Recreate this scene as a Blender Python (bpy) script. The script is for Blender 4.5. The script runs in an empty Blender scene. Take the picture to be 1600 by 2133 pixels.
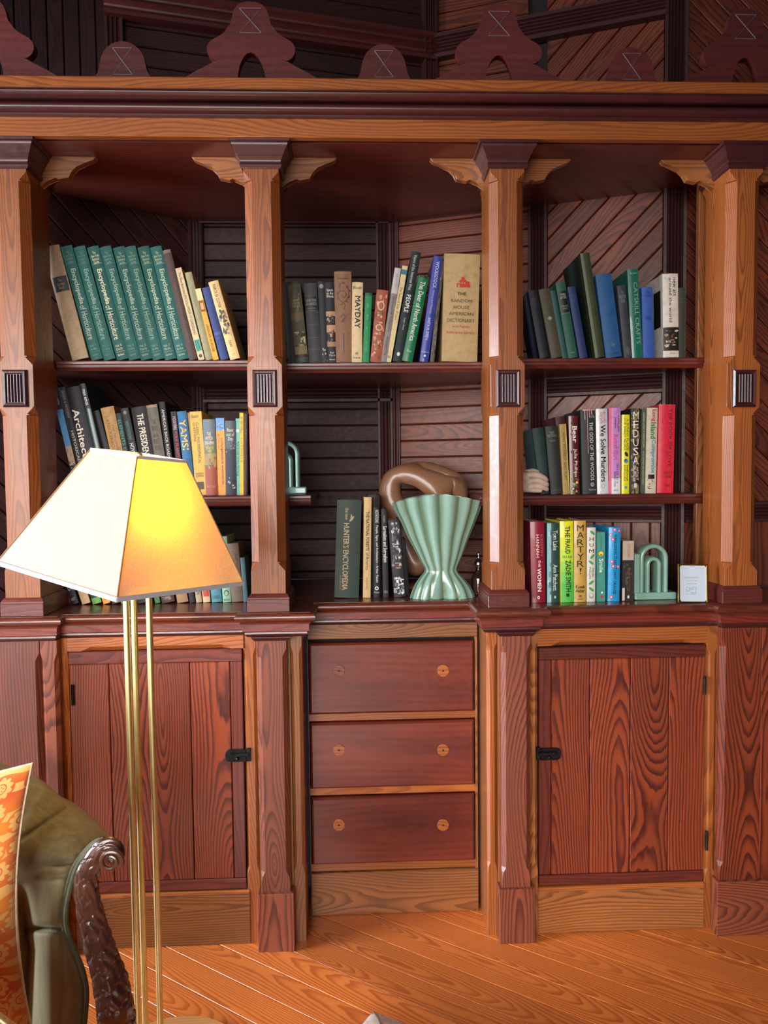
import bpy, bmesh, math, random
from mathutils import Vector, Matrix, noise as mnoise
random.seed(7)
PI = math.pi
sc = bpy.context.scene
COL = sc.collection

# ------------------------------------------------------------------ camera, world, lights, exposure
F_PX, YAW, PITCH, ROLL = 1518.6, .0376, .0493, -.0108
CAM = Vector((.8733, -1.9294, 1.2805))
def _axes():
    cy, sy = math.cos(YAW), math.sin(YAW)
    f = Vector((sy, cy, 0)); r = Vector((cy, -sy, 0)); u = Vector((0, 0, 1))
    cp, sp = math.cos(PITCH), math.sin(PITCH)
    f2 = f*cp - u*sp; u2 = u*cp + f*sp
    cr, sr = math.cos(ROLL), math.sin(ROLL)
    return r*cr + u2*sr, u2*cr - r*sr, f2
RX, UX, FX = _axes()
cam = bpy.data.objects.new('camera', bpy.data.cameras.new('camera'))
COL.objects.link(cam); sc.camera = cam
cam.matrix_world = Matrix.Translation(CAM) @ Matrix((RX, UX, -FX)).transposed().to_4x4()
cam.data.sensor_fit = 'HORIZONTAL'; cam.data.sensor_width = 36; cam.data.lens = 36*F_PX/1600
cam.data.clip_start = .02

world = bpy.data.worlds.new('world'); sc.world = world; world.use_nodes = True
world.node_tree.nodes['Background'].inputs[0].default_value = (.55, .62, .85, 1)
world.node_tree.nodes['Background'].inputs[1].default_value = .04

def area(name, loc, target, sx, sy, power, col, spread=PI):
    l = bpy.data.lights.new(name, 'AREA'); l.shape = 'RECTANGLE'; l.size = sx; l.size_y = sy
    l.energy = power; l.color = col; l.spread = spread
    o = bpy.data.objects.new(name, l); COL.objects.link(o)
    o.location = loc; o.rotation_euler = (Vector(target)-Vector(loc)).to_track_quat('-Z', 'Y').to_euler()
    return o
area('window_light_left', (-2.3, -.85, 1.35), (1.2, .0, .85), 1.1, 1.8, 105, (.80, .89, 1), math.radians(120))
area('window_light_behind', (-.5, -4.2, 1.55), (.62, .2, .25), 3.2, 1.9, 54, (1, .96, .92), math.radians(74))
sc.view_settings.view_transform = 'Standard'; sc.view_settings.look = 'None'
sc.view_settings.gamma = 1; sc.view_settings.use_curve_mapping = False
sc.view_settings.exposure = 0.15

# ------------------------------------------------------------------ helpers
def ray(px, py): return FX + RX*(px-800)/F_PX - UX*(py-1066.5)/F_PX
def at(px, py, Y):
    d = ray(px, py); return CAM + d*((Y-CAM.y)/d.y)
def atZ(px, py, Z):
    d = ray(px, py); return CAM + d*((Z-CAM.z)/d.z)
def lin(h):
    h = h.lstrip('#'); o = []
    for i in (0, 2, 4):
        c = int(h[i:i+2], 16)/255; o.append(c/12.92 if c <= .04045 else ((c+.055)/1.055)**2.4)
    return (*o, 1)
MATS = {}
def nmat(name):
    m = bpy.data.materials.new(name); m.use_nodes = True
    nt = m.node_tree; b = nt.nodes['Principled BSDF']
    return m, nt, b
class NB:
    def __init__(s, nt): s.nt = nt
    def n(s, t, **k):
        x = s.nt.nodes.new(t)
        for a, v in k.items(): setattr(x, a, v)
        return x
    def link(s, a, b): s.nt.links.new(a, b)
    def math(s, op, a, b=None, c=None):
        x = s.n('ShaderNodeMath', operation=op)
        for i, v in enumerate((a, b, c)):
            if v is None: continue
            if isinstance(v, (int, float)): x.inputs[i].default_value = v
            else: s.link(v, x.inputs[i])
        return x.outputs[0]
    def comb(s, a, b, c=0.0):
        x = s.n('ShaderNodeCombineXYZ')
        for i, v in enumerate((a, b, c)):
            if isinstance(v, (int, float)): x.inputs[i].default_value = v
            else: s.link(v, x.inputs[i])
        return x.outputs[0]
    def noise(s, vec, scale=1, detail=2, rough=.5):
        x = s.n('ShaderNodeTexNoise'); x.inputs['Scale'].default_value = scale
        x.inputs['Detail'].default_value = detail; x.inputs['Roughness'].default_value = rough
        s.link(vec, x.inputs['Vector']); return x.outputs[0]
    def ramp(s, fac, stops):
        x = s.n('ShaderNodeValToRGB'); e = x.color_ramp.elements
        while len(e) < len(stops): e.new(.5)
        for i, (p, c) in enumerate(stops):
            e[i].position = p; e[i].color = c if len(c) == 4 else (*c, 1)
        s.link(fac, x.inputs[0]); return x.outputs[0]
    def mix(s, fac, a, b, mode='MIX'):
        x = s.n('ShaderNodeMix', data_type='RGBA', blend_type=mode)
        for i, v in ((0, fac), (6, a), (7, b)):
            if isinstance(v, (int, float)): x.inputs[i].default_value = v
            elif isinstance(v, tuple): x.inputs[i].default_value = v
            else: s.link(v, x.inputs[i])
        return x.outputs[2]
g = lambda v: (v, v, v, 1)
def wood(name, light, dark, stain, freq=130, contrast=.85, rough=.36, amp=.22, stainamt=.55, coat=.35, bump=.25):
    if name in MATS: return MATS[name]
    m, nt, b = nmat(name); N = NB(nt)
    uv = N.n('ShaderNodeUVMap', uv_map='grain'); sp = N.n('ShaderNodeSeparateXYZ'); N.link(uv.outputs[0], sp.inputs[0])
    oi = N.n('ShaderNodeObjectInfo'); rnd = oi.outputs['Random']
    u = N.math('ADD', sp.outputs[0], N.math('MULTIPLY', rnd, 57.3)); v = sp.outputs[1]
    v = N.math('ADD', v, N.math('MULTIPLY', N.math('SUBTRACT', N.math('FRACT', N.math('MULTIPLY', rnd, 17.7)), .5), .07))
    n1 = N.noise(N.comb(N.math('MULTIPLY', u, .9), N.math('MULTIPLY', v, 2)), 1, 1)
    n2 = N.noise(N.comb(N.math('MULTIPLY', u, 3.2), N.math('MULTIPLY', v, 16), 3.3), 1, 3, .6)
    n3 = N.noise(N.comb(N.math('MULTIPLY', u, 1.3), 7.7, 1.1), 1, 1)
    A = N.math('ADD', .03, N.math('MULTIPLY', N.math('SUBTRACT', n1, .5), amp*1.5))
    Bv = N.math('ADD', v, N.math('MULTIPLY', N.math('SUBTRACT', n3, .5), .05))
    r = N.math('SQRT', N.math('ADD', N.math('MULTIPLY', A, A), N.math('MULTIPLY', Bv, Bv)))
    r = N.math('ADD', r, N.math('MULTIPLY', n2, .015))
    fr = N.math('FRACT', N.math('MULTIPLY', r, freq))
    ring = N.ramp(fr, [(0, g(.0)), (.40, g(.12)), (.74, g(.9)), (.9, g(1)), (1, g(0))])
    fine = N.noise(N.comb(N.math('MULTIPLY', u, 8), N.math('MULTIPLY', v, 420)), 1, 2)
    fac = N.math('MULTIPLY', N.math('MULTIPLY', ring, contrast), N.math('ADD', .55, N.math('MULTIPLY', n2, .9)))
    base = N.mix(fac, light, dark)
    base = N.mix(N.math('MULTIPLY', N.math('SUBTRACT', fine, .3), .5), base, dark)
    tc = N.n('ShaderNodeTexCoord')
    blot = N.noise(N.comb(N.math('MULTIPLY', u, 2.2), N.math('MULTIPLY', v, 9), 5), 1, 4, .6)
    bl = N.ramp(blot, [(.38, g(0)), (.72, g(1))])
    base = N.mix(N.math('MULTIPLY', bl, stainamt), base, stain)
    hs = N.n('ShaderNodeHueSaturation'); N.link(base, hs.inputs['Color'])
    N.link(N.math('ADD', .78, N.math('MULTIPLY', N.math('FRACT', N.math('MULTIPLY', rnd, 91.7)), .42)), hs.inputs['Value'])
    N.link(hs.outputs[0], b.inputs['Base Color'])
    rg = N.noise(tc.outputs['Object'], 60, 3)
    N.link(N.math('ADD', rough-.1, N.math('MULTIPLY', rg, .24)), b.inputs['Roughness'])
    b.inputs['Coat Weight'].default_value = coat; b.inputs['Coat Roughness'].default_value = .22
    bp = N.n('ShaderNodeBump'); bp.inputs['Strength'].default_value = bump; bp.inputs['Distance'].default_value = .0015
    N.link(N.math('ADD', N.math('MULTIPLY', fac, -.5), N.math('MULTIPLY', rg, .6)), bp.inputs['Height'])
    N.link(bp.outputs[0], b.inputs['Normal'])
    MATS[name] = m; return m
def plain(name, col, rough=.5, metal=0, coat=0, var=.12, scale=40, bump=0, **kw):
    if name in MATS: return MATS[name]
    m, nt, b = nmat(name); N = NB(nt)
    if isinstance(col, str): col = lin(col)
    tc = N.n('ShaderNodeTexCoord'); n = N.noise(tc.outputs['Object'], scale, 4, .6)
    dk = tuple(c*(1-3*var) for c in col[:3])+(1,)
    lt = tuple(min(1, c*(1+1.5*var)) for c in col[:3])+(1,)
    N.link(N.ramp(n, [(.3, dk), (.5, col), (.75, lt)]), b.inputs['Base Color'])
    b.inputs['Roughness'].default_value = rough; b.inputs['Metallic'].default_value = metal
    b.inputs['Coat Weight'].default_value = coat
    if bump:
        bp = N.n('ShaderNodeBump'); bp.inputs['Strength'].default_value = bump; bp.inputs['Distance'].default_value = .001
        N.link(n, bp.inputs['Height']); N.link(bp.outputs[0], b.inputs['Normal'])
    for k, v in kw.items(): b.inputs[k].default_value = v
    MATS[name] = m; return m

PINE = wood('pine_amber', lin('ab5f28'), lin('642c16'), lin('6e3c20'), 150, .6, .34, .2, .35)
PINEG = wood('pine_brown', lin('a0602f'), lin('59301b'), lin('5c3c28'), 150, .75, .38, .2, .5)
POST = wood('post_oak', lin('a05824'), lin('562814'), lin('6a3620'), 260, .65, .36, .05, .35, .2)
RED = wood('door_heart_pine', lin('96401f'), lin('441510'), lin('5a241a'), 145, .95, .4, .24, .4, .18)
PILA = wood('pilaster_pine', lin('8a452c'), lin('451c16'), lin('5a3026'), 135, .85, .4, .34, .5, .15)
DRAW = wood('drawer_mahogany', lin('76301f'), lin('4f1613'), lin('3c1216'), 60, .35, .33, .1, .7)
MOULD = wood('dark_moulding', lin('45191a'), lin('280f12'), lin('241014'), 150, .4, .34, .1, .5, .35, .05)
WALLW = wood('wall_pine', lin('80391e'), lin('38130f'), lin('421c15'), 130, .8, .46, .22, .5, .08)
WALL_SHADED = wood('wall_pine_shaded', lin('3c1a18'), lin('1f0c0d'), lin('211012'), 130, .7, .55, .22, .6, .0)  # darker copy of the wall pine, shade of the dim walls in its colour
WALL_SHADED.node_tree.nodes['Principled BSDF'].inputs['Specular IOR Level'].default_value = .3
SHELF = wood('shelf_pine', lin('6a2b20'), lin('3a1514'), lin('3a191a'), 130, .5, .36, .1, .5)
CNT = wood('counter_pine', lin('7c3822'), lin('40191a'), lin('3c221f'), 110, .6, .3, .12, .6, .5)
FLOORW = wood('floor_heart_pine', lin('dd7c38'), lin('984218'), lin('c06a36'), 190, .7, .3, .15, .3, .4)
REED = wood('reeded_trim', lin('45191a'), lin('280f12'), lin('241014'), 150, .4, .5, .1, .5, .0, .05)
CREST = wood('crest_wood', lin('5e221e'), lin('3c1414'), lin('35151a'), 60, .4, .42, .1, .5, .2)

OFF = [Vector((0, 0, 0))]
def uvgrain(me, axis, seed=True):
    t = Vector(((1, 0, 0), (0, 1, 0), (0, 0, 1))['XYZ'.index(axis)]) if isinstance(axis, str) else Vector(axis).normalized()
    uvl = me.uv_layers.new(name='grain'); ru = random.uniform(0, 60) if seed else 0
    c = Vector((0, 0, 0))
    for v in me.vertices: c += v.co
    c /= max(1, len(me.vertices)); rv = random.uniform(-.03, .03)
    for p in me.polygons:
        n = p.normal; w = n.cross(t)
        tt = t
        if w.length < .3:
            w = Vector((1, 0, 0)) if abs(n.x) < .7 else Vector((0, 1, 0)); w = (w-n*w.dot(n)).normalized(); tt = n.cross(w)
        else: w = w.normalized()
        for li in p.loop_indices:
            co = me.vertices[me.loops[li].vertex_index].co - c
            uvl.data[li].uv = (co.dot(tt)+ru, co.dot(w)+rv)
def finish(name, bm, mats, parent=None, grain='X', smooth=False, angle=40):
    bmesh.ops.recalc_face_normals(bm, faces=bm.faces)
    me = bpy.data.meshes.new(name); bm.to_mesh(me); bm.free()
    return link(name, me, mats, parent, grain, smooth, angle)
def link(name, me, mats, parent=None, grain='X', smooth=False, angle=40):
    if not isinstance(mats, (list, tuple)): mats = [mats]
    for m in mats: me.materials.append(m)
    if grain: uvgrain(me, grain)
    if smooth:
        me.polygons.foreach_set('use_smooth', [True]*len(me.polygons)); me.set_sharp_from_angle(angle=math.radians(angle))
    o = bpy.data.objects.new(name, me); COL.objects.link(o)
    if parent is not None: o.parent = parent
    return o
def tag(o, label, cat, group=None, kind=None):
    if label: o['label'] = label
    if cat: o['category'] = cat
    if group: o['group'] = group
    if kind: o['kind'] = kind
    return o
def thing(name, loc, label=None, cat=None, group=None, kind=None, rot=None):
    o = bpy.data.objects.new(name, None); COL.objects.link(o); o.location = loc; o.empty_display_size = .05
    if rot: o.rotation_euler = rot
    OFF[0] = Vector(loc) if not rot else Vector((0, 0, 0))
    return tag(o, label, cat, group, kind)
def world0(): OFF[0] = Vector((0, 0, 0))
def bxbm(bm, lo, hi, bev=0, seg=1):
    lo = Vector(lo)-OFF[0]; hi = Vector(hi)-OFF[0]
    lo, hi = Vector([min(a, b) for a, b in zip(lo, hi)]), Vector([max(a, b) for a, b in zip(lo, hi)])
    v = [bm.verts.new((x, y, z)) for x in (lo.x, hi.x) for y in (lo.y, hi.y) for z in (lo.z, hi.z)]
    fs = [bm.faces.new([v[i] for i in q]) for q in ((0, 1, 3, 2), (4, 6, 7, 5), (0, 4, 5, 1), (2, 3, 7, 6), (0, 2, 6, 4), (1, 5, 7, 3))]
    if bev:
        es = {e for f in fs for e in f.edges}
        bmesh.ops.bevel(bm, geom=list(es), offset=bev, segments=seg, affect='EDGES', profile=.5)
def box(name, lo, hi, mat, parent=None, grain='X', bev=.0015, seg=1):
    bm = bmesh.new(); bxbm(bm, lo, hi, bev, seg); return finish(name, bm, mat, parent, grain)
def pb(px0, py0, px1, py1, Y):
    """world X range and Z range of a picture rectangle on the plane Y"""
    mx, my = (px0+px1)/2, (py0+py1)/2
    return at(px0, my, Y).x, at(px1, my, Y).x, at(mx, py1, Y).z, at(mx, py0, Y).z
def pbox(name, px0, py0, px1, py1, Y, depth, mat, parent=None, grain='X', bev=.0015, seg=1):
    x0, x1, z0, z1 = pb(px0, py0, px1, py1, Y)
    return box(name, (x0, Y, z0), (x1, Y+depth, z1), mat, parent, grain, bev, seg)
def prism(name, poly, lo, hi, mat, parent=None, axis='Y', grain='X', bev=0):
    """extrude a 2-D polygon; axis Y: poly is (x,z), axis Z: poly is (x,y), axis X: poly is (y,z)"""
    bm = bmesh.new(); o = OFF[0]
    def P(a, b, t):
        p = {'Y': (a, t, b), 'Z': (a, b, t), 'X': (t, a, b)}[axis]; return Vector(p)-o
    A = [bm.verts.new(P(a, b, lo)) for a, b in poly]; B = [bm.verts.new(P(a, b, hi)) for a, b in poly]
    bm.faces.new(A); bm.faces.new(B[::-1]); n = len(poly)
    for i in range(n): bm.faces.new((A[i], B[i], B[(i+1) % n], A[(i+1) % n]))
    if bev: bmesh.ops.bevel(bm, geom=list(bm.edges), offset=bev, segments=1, affect='EDGES')
    return finish(name, bm, mat, parent, grain)
def loft(bm, rings, close=True, caps=True):
    R = [[bm.verts.new(Vector(p)-OFF[0]) for p in r] for r in rings]; n = len(R[0])
    for a, b in zip(R, R[1:]):
        for i in range(n if close else n-1): bm.faces.new((a[i], a[(i+1) % n], b[(i+1) % n], b[i]))
    if caps: bm.faces.new(R[0][::-1]); bm.faces.new(R[-1])
    return R
def sweep(name, path, prof, z0, mat, parent=None, closed=False, grain='X', smooth=False, fill=None):
    """path: plan points (x,y), going left to right with the room (-Y) on the right-hand side; prof: (out, dz)"""
    n = len(path); rings = []
    P = [Vector(p) for p in path]
    for i in range(n):
        a = P[i-1] if (i or closed) else None; b = P[(i+1) % n] if (i < n-1 or closed) else None
        d1 = (P[i]-a).normalized() if a is not None else None; d2 = (b-P[i]).normalized() if b is not None else None
        n1 = Vector((d1.y, -d1.x)) if d1 is not None else None; n2 = Vector((d2.y, -d2.x)) if d2 is not None else None
        if n1 is None: m = n2
        elif n2 is None: m = n1
        else:
            m = (n1+n2); m = m/max(.2, m.dot(n1)) if m.length > 1e-6 else n1
        rings.append([(P[i].x+m.x*o, P[i].y+m.y*o, z0+dz) for o, dz in prof])
    bm = bmesh.new()
    if closed:
        R = [[bm.verts.new(Vector(p)-OFF[0]) for p in r] for r in rings]; k = len(prof)
        for i in range(n):
            a, b = R[i], R[(i+1) % n]
            for j in range(k-1): bm.faces.new((a[j], b[j], b[j+1], a[j+1]))
        bm.faces.new([r[0] for r in R]); bm.faces.new([r[-1] for r in R][::-1])
    else: loft(bm, rings)
    return finish(name, bm, mat, parent, grain, smooth, 35)
def rectpath(x0, x1, y0, y1): return [(x0, y0), (x1, y0), (x1, y1), (x0, y1)]
def tube(bm, pts, rad, seg=10, caps=True, flat=None):
    pts = [Vector(p) for p in pts]; n = len(pts); rings = []; up = None
    for i, p in enumerate(pts):
        t = (pts[min(i+1, n-1)]-pts[max(i-1, 0)]).normalized()
        if up is None:
            up = Vector((0, 1, 0)) if abs(t.y) < .9 else Vector((0, 0, 1))
        a = (up - t*up.dot(t)).normalized(); bb = t.cross(a); up = a
        r = rad[i] if isinstance(rad, (list, tuple)) else rad
        rings.append([p + a*math.cos(q)*r*(flat or 1) + bb*math.sin(q)*r for q in [2*PI*k/seg for k in range(seg)]])
    loft(bm, rings, True, caps)
def lathe(bm, prof, c, seg=24, caps=True):
    loft(bm, [[(c[0]+r*math.cos(2*PI*k/seg), c[1]+r*math.sin(2*PI*k/seg), c[2]+z) for k in range(seg)] for r, z in prof], True, caps)
def cr(pts, m=6):
    """smooth curve through points (Catmull-Rom); works for any tuple size"""
    P = [pts[0]]+list(pts)+[pts[-1]]; out = []
    for i in range(1, len(P)-2):
        for k in range(m):
            t = k/m
            out.append(tuple(.5*((2*b)+(-a+c)*t+(2*a-5*b+4*c-d)*t*t+(-a+3*b-3*c+d)*t**3) for a, b, c, d in zip(P[i-1], P[i], P[i+1], P[i+2])))
    out.append(tuple(pts[-1])); return out
# text -> mesh
TXT = {}
def textmesh(s, bold=0):
    key = (s, bold)
    if key in TXT: return TXT[key]
    c = bpy.data.curves.new('t', 'FONT'); c.body = s; c.align_x = 'CENTER'; c.resolution_u = 2; c.space_line = .85
    o = bpy.data.objects.new('t', c); me = bpy.data.meshes.new_from_object(o)
    vs = [v.co.copy() for v in me.vertices]; fs = [tuple(p.vertices) for p in me.polygons]
    if bold:      # heavier strokes: the outline laid down again a little to each side
        v0, f0 = list(vs), list(fs)
        for dx, dy in ((.028, 0), (.014, .018), (.014, -.018), (.042, .004)):
            k = len(vs); vs += [v+Vector((dx, dy, 0)) for v in v0]; fs += [tuple(i+k for i in f) for f in f0]
    bpy.data.objects.remove(o); bpy.data.curves.remove(c); bpy.data.meshes.remove(me)
    x0 = min(v.x for v in vs); x1 = max(v.x for v in vs); y0 = min(v.y for v in vs); y1 = max(v.y for v in vs)
    TXT[key] = ([((v.x-x0)/(x1-x0)-.5, (v.y-y0)/(y1-y0)-.5) for v in vs], fs, (x1-x0)/(y1-y0)); return TXT[key]

# ------------------------------------------------------------------ key planes and heights
YF, YP, YD, YS = .03, 0.0, .15, .155      # frame plane, pilaster plane, drawer plane, shelf front
ZC = at(561, 1274.5, -.005).z             # counter top
ZB = at(533, 285, -.035).z                # underside of the beam
PX = [at(33, 810, 0).x, at(552, 810, 0).x, at(1058, 811, 0).x, at(1549, 807, 0).x]
WR0 = (at(815, 640, .60).x, .60); YR = .28; WR1 = (at(1428, 640, YR).x, YR)
WL0 = (at(421, 640, .60).x, .60); WL1 = (-.22, .19)
XMIN, XMAX = -.75, 2.75
def backY(x):
    if x <= WL1[0]: return WL1[1]
    if x < WL0[0]: t = (x-WL1[0])/(WL0[0]-WL1[0]); return WL1[1]+(WL0[1]-WL1[1])*t
    if x <= WR0[0]: return .60
    if x < WR1[0]: t = (x-WR0[0])/(WR1[0]-WR0[0]); return .60+(YR-.60)*t
    return YR
def shelfpoly(x0, x1, yf):
    xs = [x for x in (WL1[0], WL0[0], WR0[0], WR1[0]) if x0 < x < x1]
    pts = [(x0, yf), (x1, yf)]
    for x in [x1]+xs[::-1]+[x0]: pts.append((x, max(backY(x)-.004, yf+.005)))
    return pts

# ------------------------------------------------------------------ setting: floor
FA = math.radians(-34.5); fd = Vector((math.cos(FA), math.sin(FA))); fn = Vector((-fd.y, fd.x))
def clip(poly, rect):
    x0, x1, y0, y1 = rect
    for ax, lim, sgn in ((0, x0, 1), (0, x1, -1), (1, y0, 1), (1, y1, -1)):
        out = []
        for i in range(len(poly)):
            a, b = poly[i-1], poly[i]; da = (a[ax]-lim)*sgn; db = (b[ax]-lim)*sgn
            if (da >= 0) != (db >= 0):
                t = da/(da-db); out.append((a[0]+(b[0]-a[0])*t, a[1]+(b[1]-a[1])*t))
            if db >= 0: out.append(b)
        poly = out
        if len(poly) < 3: return []
    return poly
def area2(p): return abs(sum(p[i-1][0]*p[i][1]-p[i][0]*p[i-1][1] for i in range(len(p))))/2
FR = (XMIN, XMAX, -4.6, .30)
world0()
floor = box('floor', (FR[0], FR[2], -.06), (FR[1], FR[3], -.014), plain('floor_joint_dust', '5a4438', .9), None, 'X', 0)
tag(floor, None, None, None, 'structure')
pw = .083
k = -60
while k < 60:
    c0 = fn*(k*pw+.0012+.047); c1 = fn*((k+1)*pw-.0012+.047)
    a, b = -6+random.uniform(-.2, .2), 8
    poly = clip([tuple(c0+fd*a), tuple(c0+fd*b), tuple(c1+fd*b), tuple(c1+fd*a)], FR)
    if len(poly) >= 3 and area2(poly) > .002:
        dz = random.uniform(-.0009, .0006)
        prism('floor_board', poly, -.02, dz, FLOORW, floor, 'Z', (fd.x, fd.y, 0), .0007)
    k += 1

# ------------------------------------------------------------------ setting: panelled walls of the bay
def wall(name, p0, p1, z0, z1, zones, mat, thick=.03):
    """root: backing slab with its own axes (x along the wall, +y into the wall)"""
    p0 = Vector(p0); p1 = Vector(p1); L = (p1-p0).length; ang = math.atan2(p1.y-p0.y, p1.x-p0.x)
    world0()
    root = box(name, (0, .012, z0), (L, .012+thick, z1), plain('wall_joint_shadow', '1a0c0a', .8), None, 'X', 0)
    root.location = (p0.x, p0.y, 0); root.rotation_euler = (0, 0, ang)
    tag(root, None, None, None, 'structure')
    for u0, u1, a, b, mode in zones: boards(root, u0*L, u1*L, a, b, mode, mat)
    return root, L
def boards(root, u0, u1, z0, z1, mode, mat, pitch=.056):
    if mode == 'H': d, n = Vector((1, 0)), Vector((0, 1))
    elif mode == 'V': d, n = Vector((0, 1)), Vector((1, 0))
    elif mode == '/': d, n = Vector((.707, .707)), Vector((-.707, .707))
    else: d, n = Vector((.707, -.707)), Vector((.707, .707))
    R = (u0, u1, z0, z1); cs = [Vector(q).dot(n) for q in ((u0, z0), (u1, z0), (u0, z1), (u1, z1))]
    k0 = math.floor(min(cs)/pitch)-1; k1 = math.ceil(max(cs)/pitch)+1
    for k in range(k0, k1):
        q0 = n*(k*pitch+.0013); q1 = n*((k+1)*pitch-.0013)
        poly = clip([tuple(q0-d*9), tuple(q0+d*9), tuple(q1+d*9), tuple(q1-d*9)], R)
        if len(poly) < 3 or area2(poly) < .0002: continue
        bm = bmesh.new(); 
        A = [bm.verts.new((x, 0+random.uniform(-.0008, .0008)*0, z)) for x, z in poly]; B = [bm.verts.new((x, .0125, z)) for x, z in poly]
        top = bm.faces.new(A); m = len(poly)
        for i in range(m): bm.faces.new((A[i], B[i], B[(i+1) % m], A[(i+1) % m]))
        bmesh.ops.bevel(bm, geom=list(top.edges), offset=.0028, segments=1, affect='EDGES')
        # a bead along one long edge
        bmesh.ops.recalc_face_normals(bm, faces=bm.faces)
        finish('wall_board', bm, mat, root, (d.x, 0, d.y))
def flute_prof(w, t, n):
    """plan profile of a reeded strip of width w proud by t"""
    pts = [(0, 0), (0, t)]; m = n*6
    for i in range(m+1):
        x = w*(.14+.72*i/m); pts.append((x, t-.35*t*abs(math.sin(PI*n*i/m))))
    pts += [(w, t), (w, 0)]; return pts
def vreed(root, u, w, z0, z1, t=.018, n=4, mat=REED, name='reeded_pilaster'):
    bm = bmesh.new(); P = flute_prof(w, t, n)
    loft(bm, [[(u+x, -y, z) for x, y in P] for z in (z0, z1)])
    return finish(name, bm, mat, root, 'Z')
def hreed(root, u0, u1, z, h, t=.018, n=4, mat=REED, name='reeded_rail'):
    bm = bmesh.new(); P = flute_prof(h, t, n)
    loft(bm, [[(u, -y, z+x) for x, y in P] for u in (u0, u1)])
    return finish(name, bm, mat, root, 'X')
zr1 = at(620, 838, .60).z; zr1t = at(620, 808, .60).z
ZTOP = 3.3
ZW = ZC+.0015
wb, L = wall('wall_back', WL0, WR0, ZW, ZB+.02, [(0, 1, ZW, zr1, 'H'), (0, 1, zr1t+.02, ZB+.02, 'H')], WALL_SHADED)
hreed(wb, 0, L, zr1, zr1t-zr1+.02, .02, 4)
hreed(wb, 0, L, at(620, 468, .6).z, .035, .02, 2)
vreed(wb, L-.05, .05, ZW, ZB, .02, 3)
# right canted wall
def wpar(px):   # parameter along the right wall for a picture column
    d = ray(px, 700); A = Vector((WR0[0], WR0[1])); B = Vector((WR1[0], WR1[1])); e = B-A
    return ((A.x-CAM.x)*d.y-(A.y-CAM.y)*d.x)/(e.y*d.x-e.x*d.y)
def wY(px): return .60+(YR-.60)*wpar(px)
tA, tB, tC = wpar(1102), wpar(1140), wpar(1380)
yB = wY(1255)
zq1, zq0 = at(1255, 780, yB).z, at(1255, 822, yB).z
zq3, zq2 = at(1290, 1048, yB).z, at(1290, 1086, yB).z
wr, L = wall('wall_right', WR0, WR1, ZW, ZTOP, [(0, tA, ZW, ZTOP, 'H'), (tB, tC, zq1, ZTOP, '/'), (tB, tC, zq3, zq0, '/'), (tB, tC, ZW, zq2, 'V')], WALLW)
vreed(wr, 0, .03, ZW, ZTOP, .012, 2)
vreed(wr, tA*L, (tB-tA)*L, ZW, ZB+.03, .02, 4)
vreed(wr, tC*L, (1-tC)*L, ZW, ZTOP, .02, 5)
hreed(wr, tB*L, tC*L, zq0, zq1-zq0, .018, 4)
hreed(wr, tB*L, tC*L, zq2, zq3-zq2, .018, 4)
ZH = 2.645
hreed(wr, 0, tC*L, ZH, .075, .03, 5, name='upper_reeded_rail')
# right return wall
wz3, wz2 = at(1590, 1045, YR).z, at(1590, 1085, YR).z
we, L = wall('wall_right_return', WR1, (XMAX, YR), ZW, ZTOP, [(0, 1, wz3, ZTOP, '\\'), (0, 1, ZW, wz2, 'V')], WALLW)
hreed(we, 0, L, wz2, wz3-wz2, .018, 4)
# left canted wall and return
wl, L = wall('wall_left', WL1, WL0, ZW, ZB+.02, [(0, 1, ZW, ZB+.02, '\\')], WALL_SHADED)
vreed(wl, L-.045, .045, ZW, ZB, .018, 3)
wf, L = wall('wall_left_return', (XMIN, WL1[1]), WL1, ZW, ZTOP, [(0, 1, ZW, ZTOP, '/')], WALL_SHADED)
# upper walls seen over the cornice
U0 = at(905, 80, .55); U1 = at(250, 60, .34)
wu, L = wall('wall_upper', (U1.x-.04, .33), (U0.x, .555), ZB+.06, ZTOP, [(0, 1, ZB+.06, ZTOP, 'H')], WALL_SHADED)
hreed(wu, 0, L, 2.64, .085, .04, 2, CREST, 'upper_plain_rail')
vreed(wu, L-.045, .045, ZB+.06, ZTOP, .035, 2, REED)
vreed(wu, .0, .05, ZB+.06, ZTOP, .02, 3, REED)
wv, L = wall('wall_upper_left', (XMIN, .75), (U1.x-.04, .75), ZB+.06, ZTOP, [(0, 1, ZB+.06, ZTOP, 'V')], WALL_SHADED)
# soffit of the bookcase bays
world0()
prism('ceiling', shelfpoly(XMIN, XMAX, .0)[:2]+[(XMAX, YR-.002), (WR1[0], YR-.002), (WR0[0], .598), (WL0[0], .598), (WL1[0], .188), (XMIN, .188)], ZB, ZB+.02, wood('soffit_board', lin('7a3322'), lin('4a1a16'), lin('4a2220'), 90, .5, .36, .2, .5), None, 'Z', 'X')
tag(bpy.data.objects['ceiling'], None, None, None, 'structure')

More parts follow.
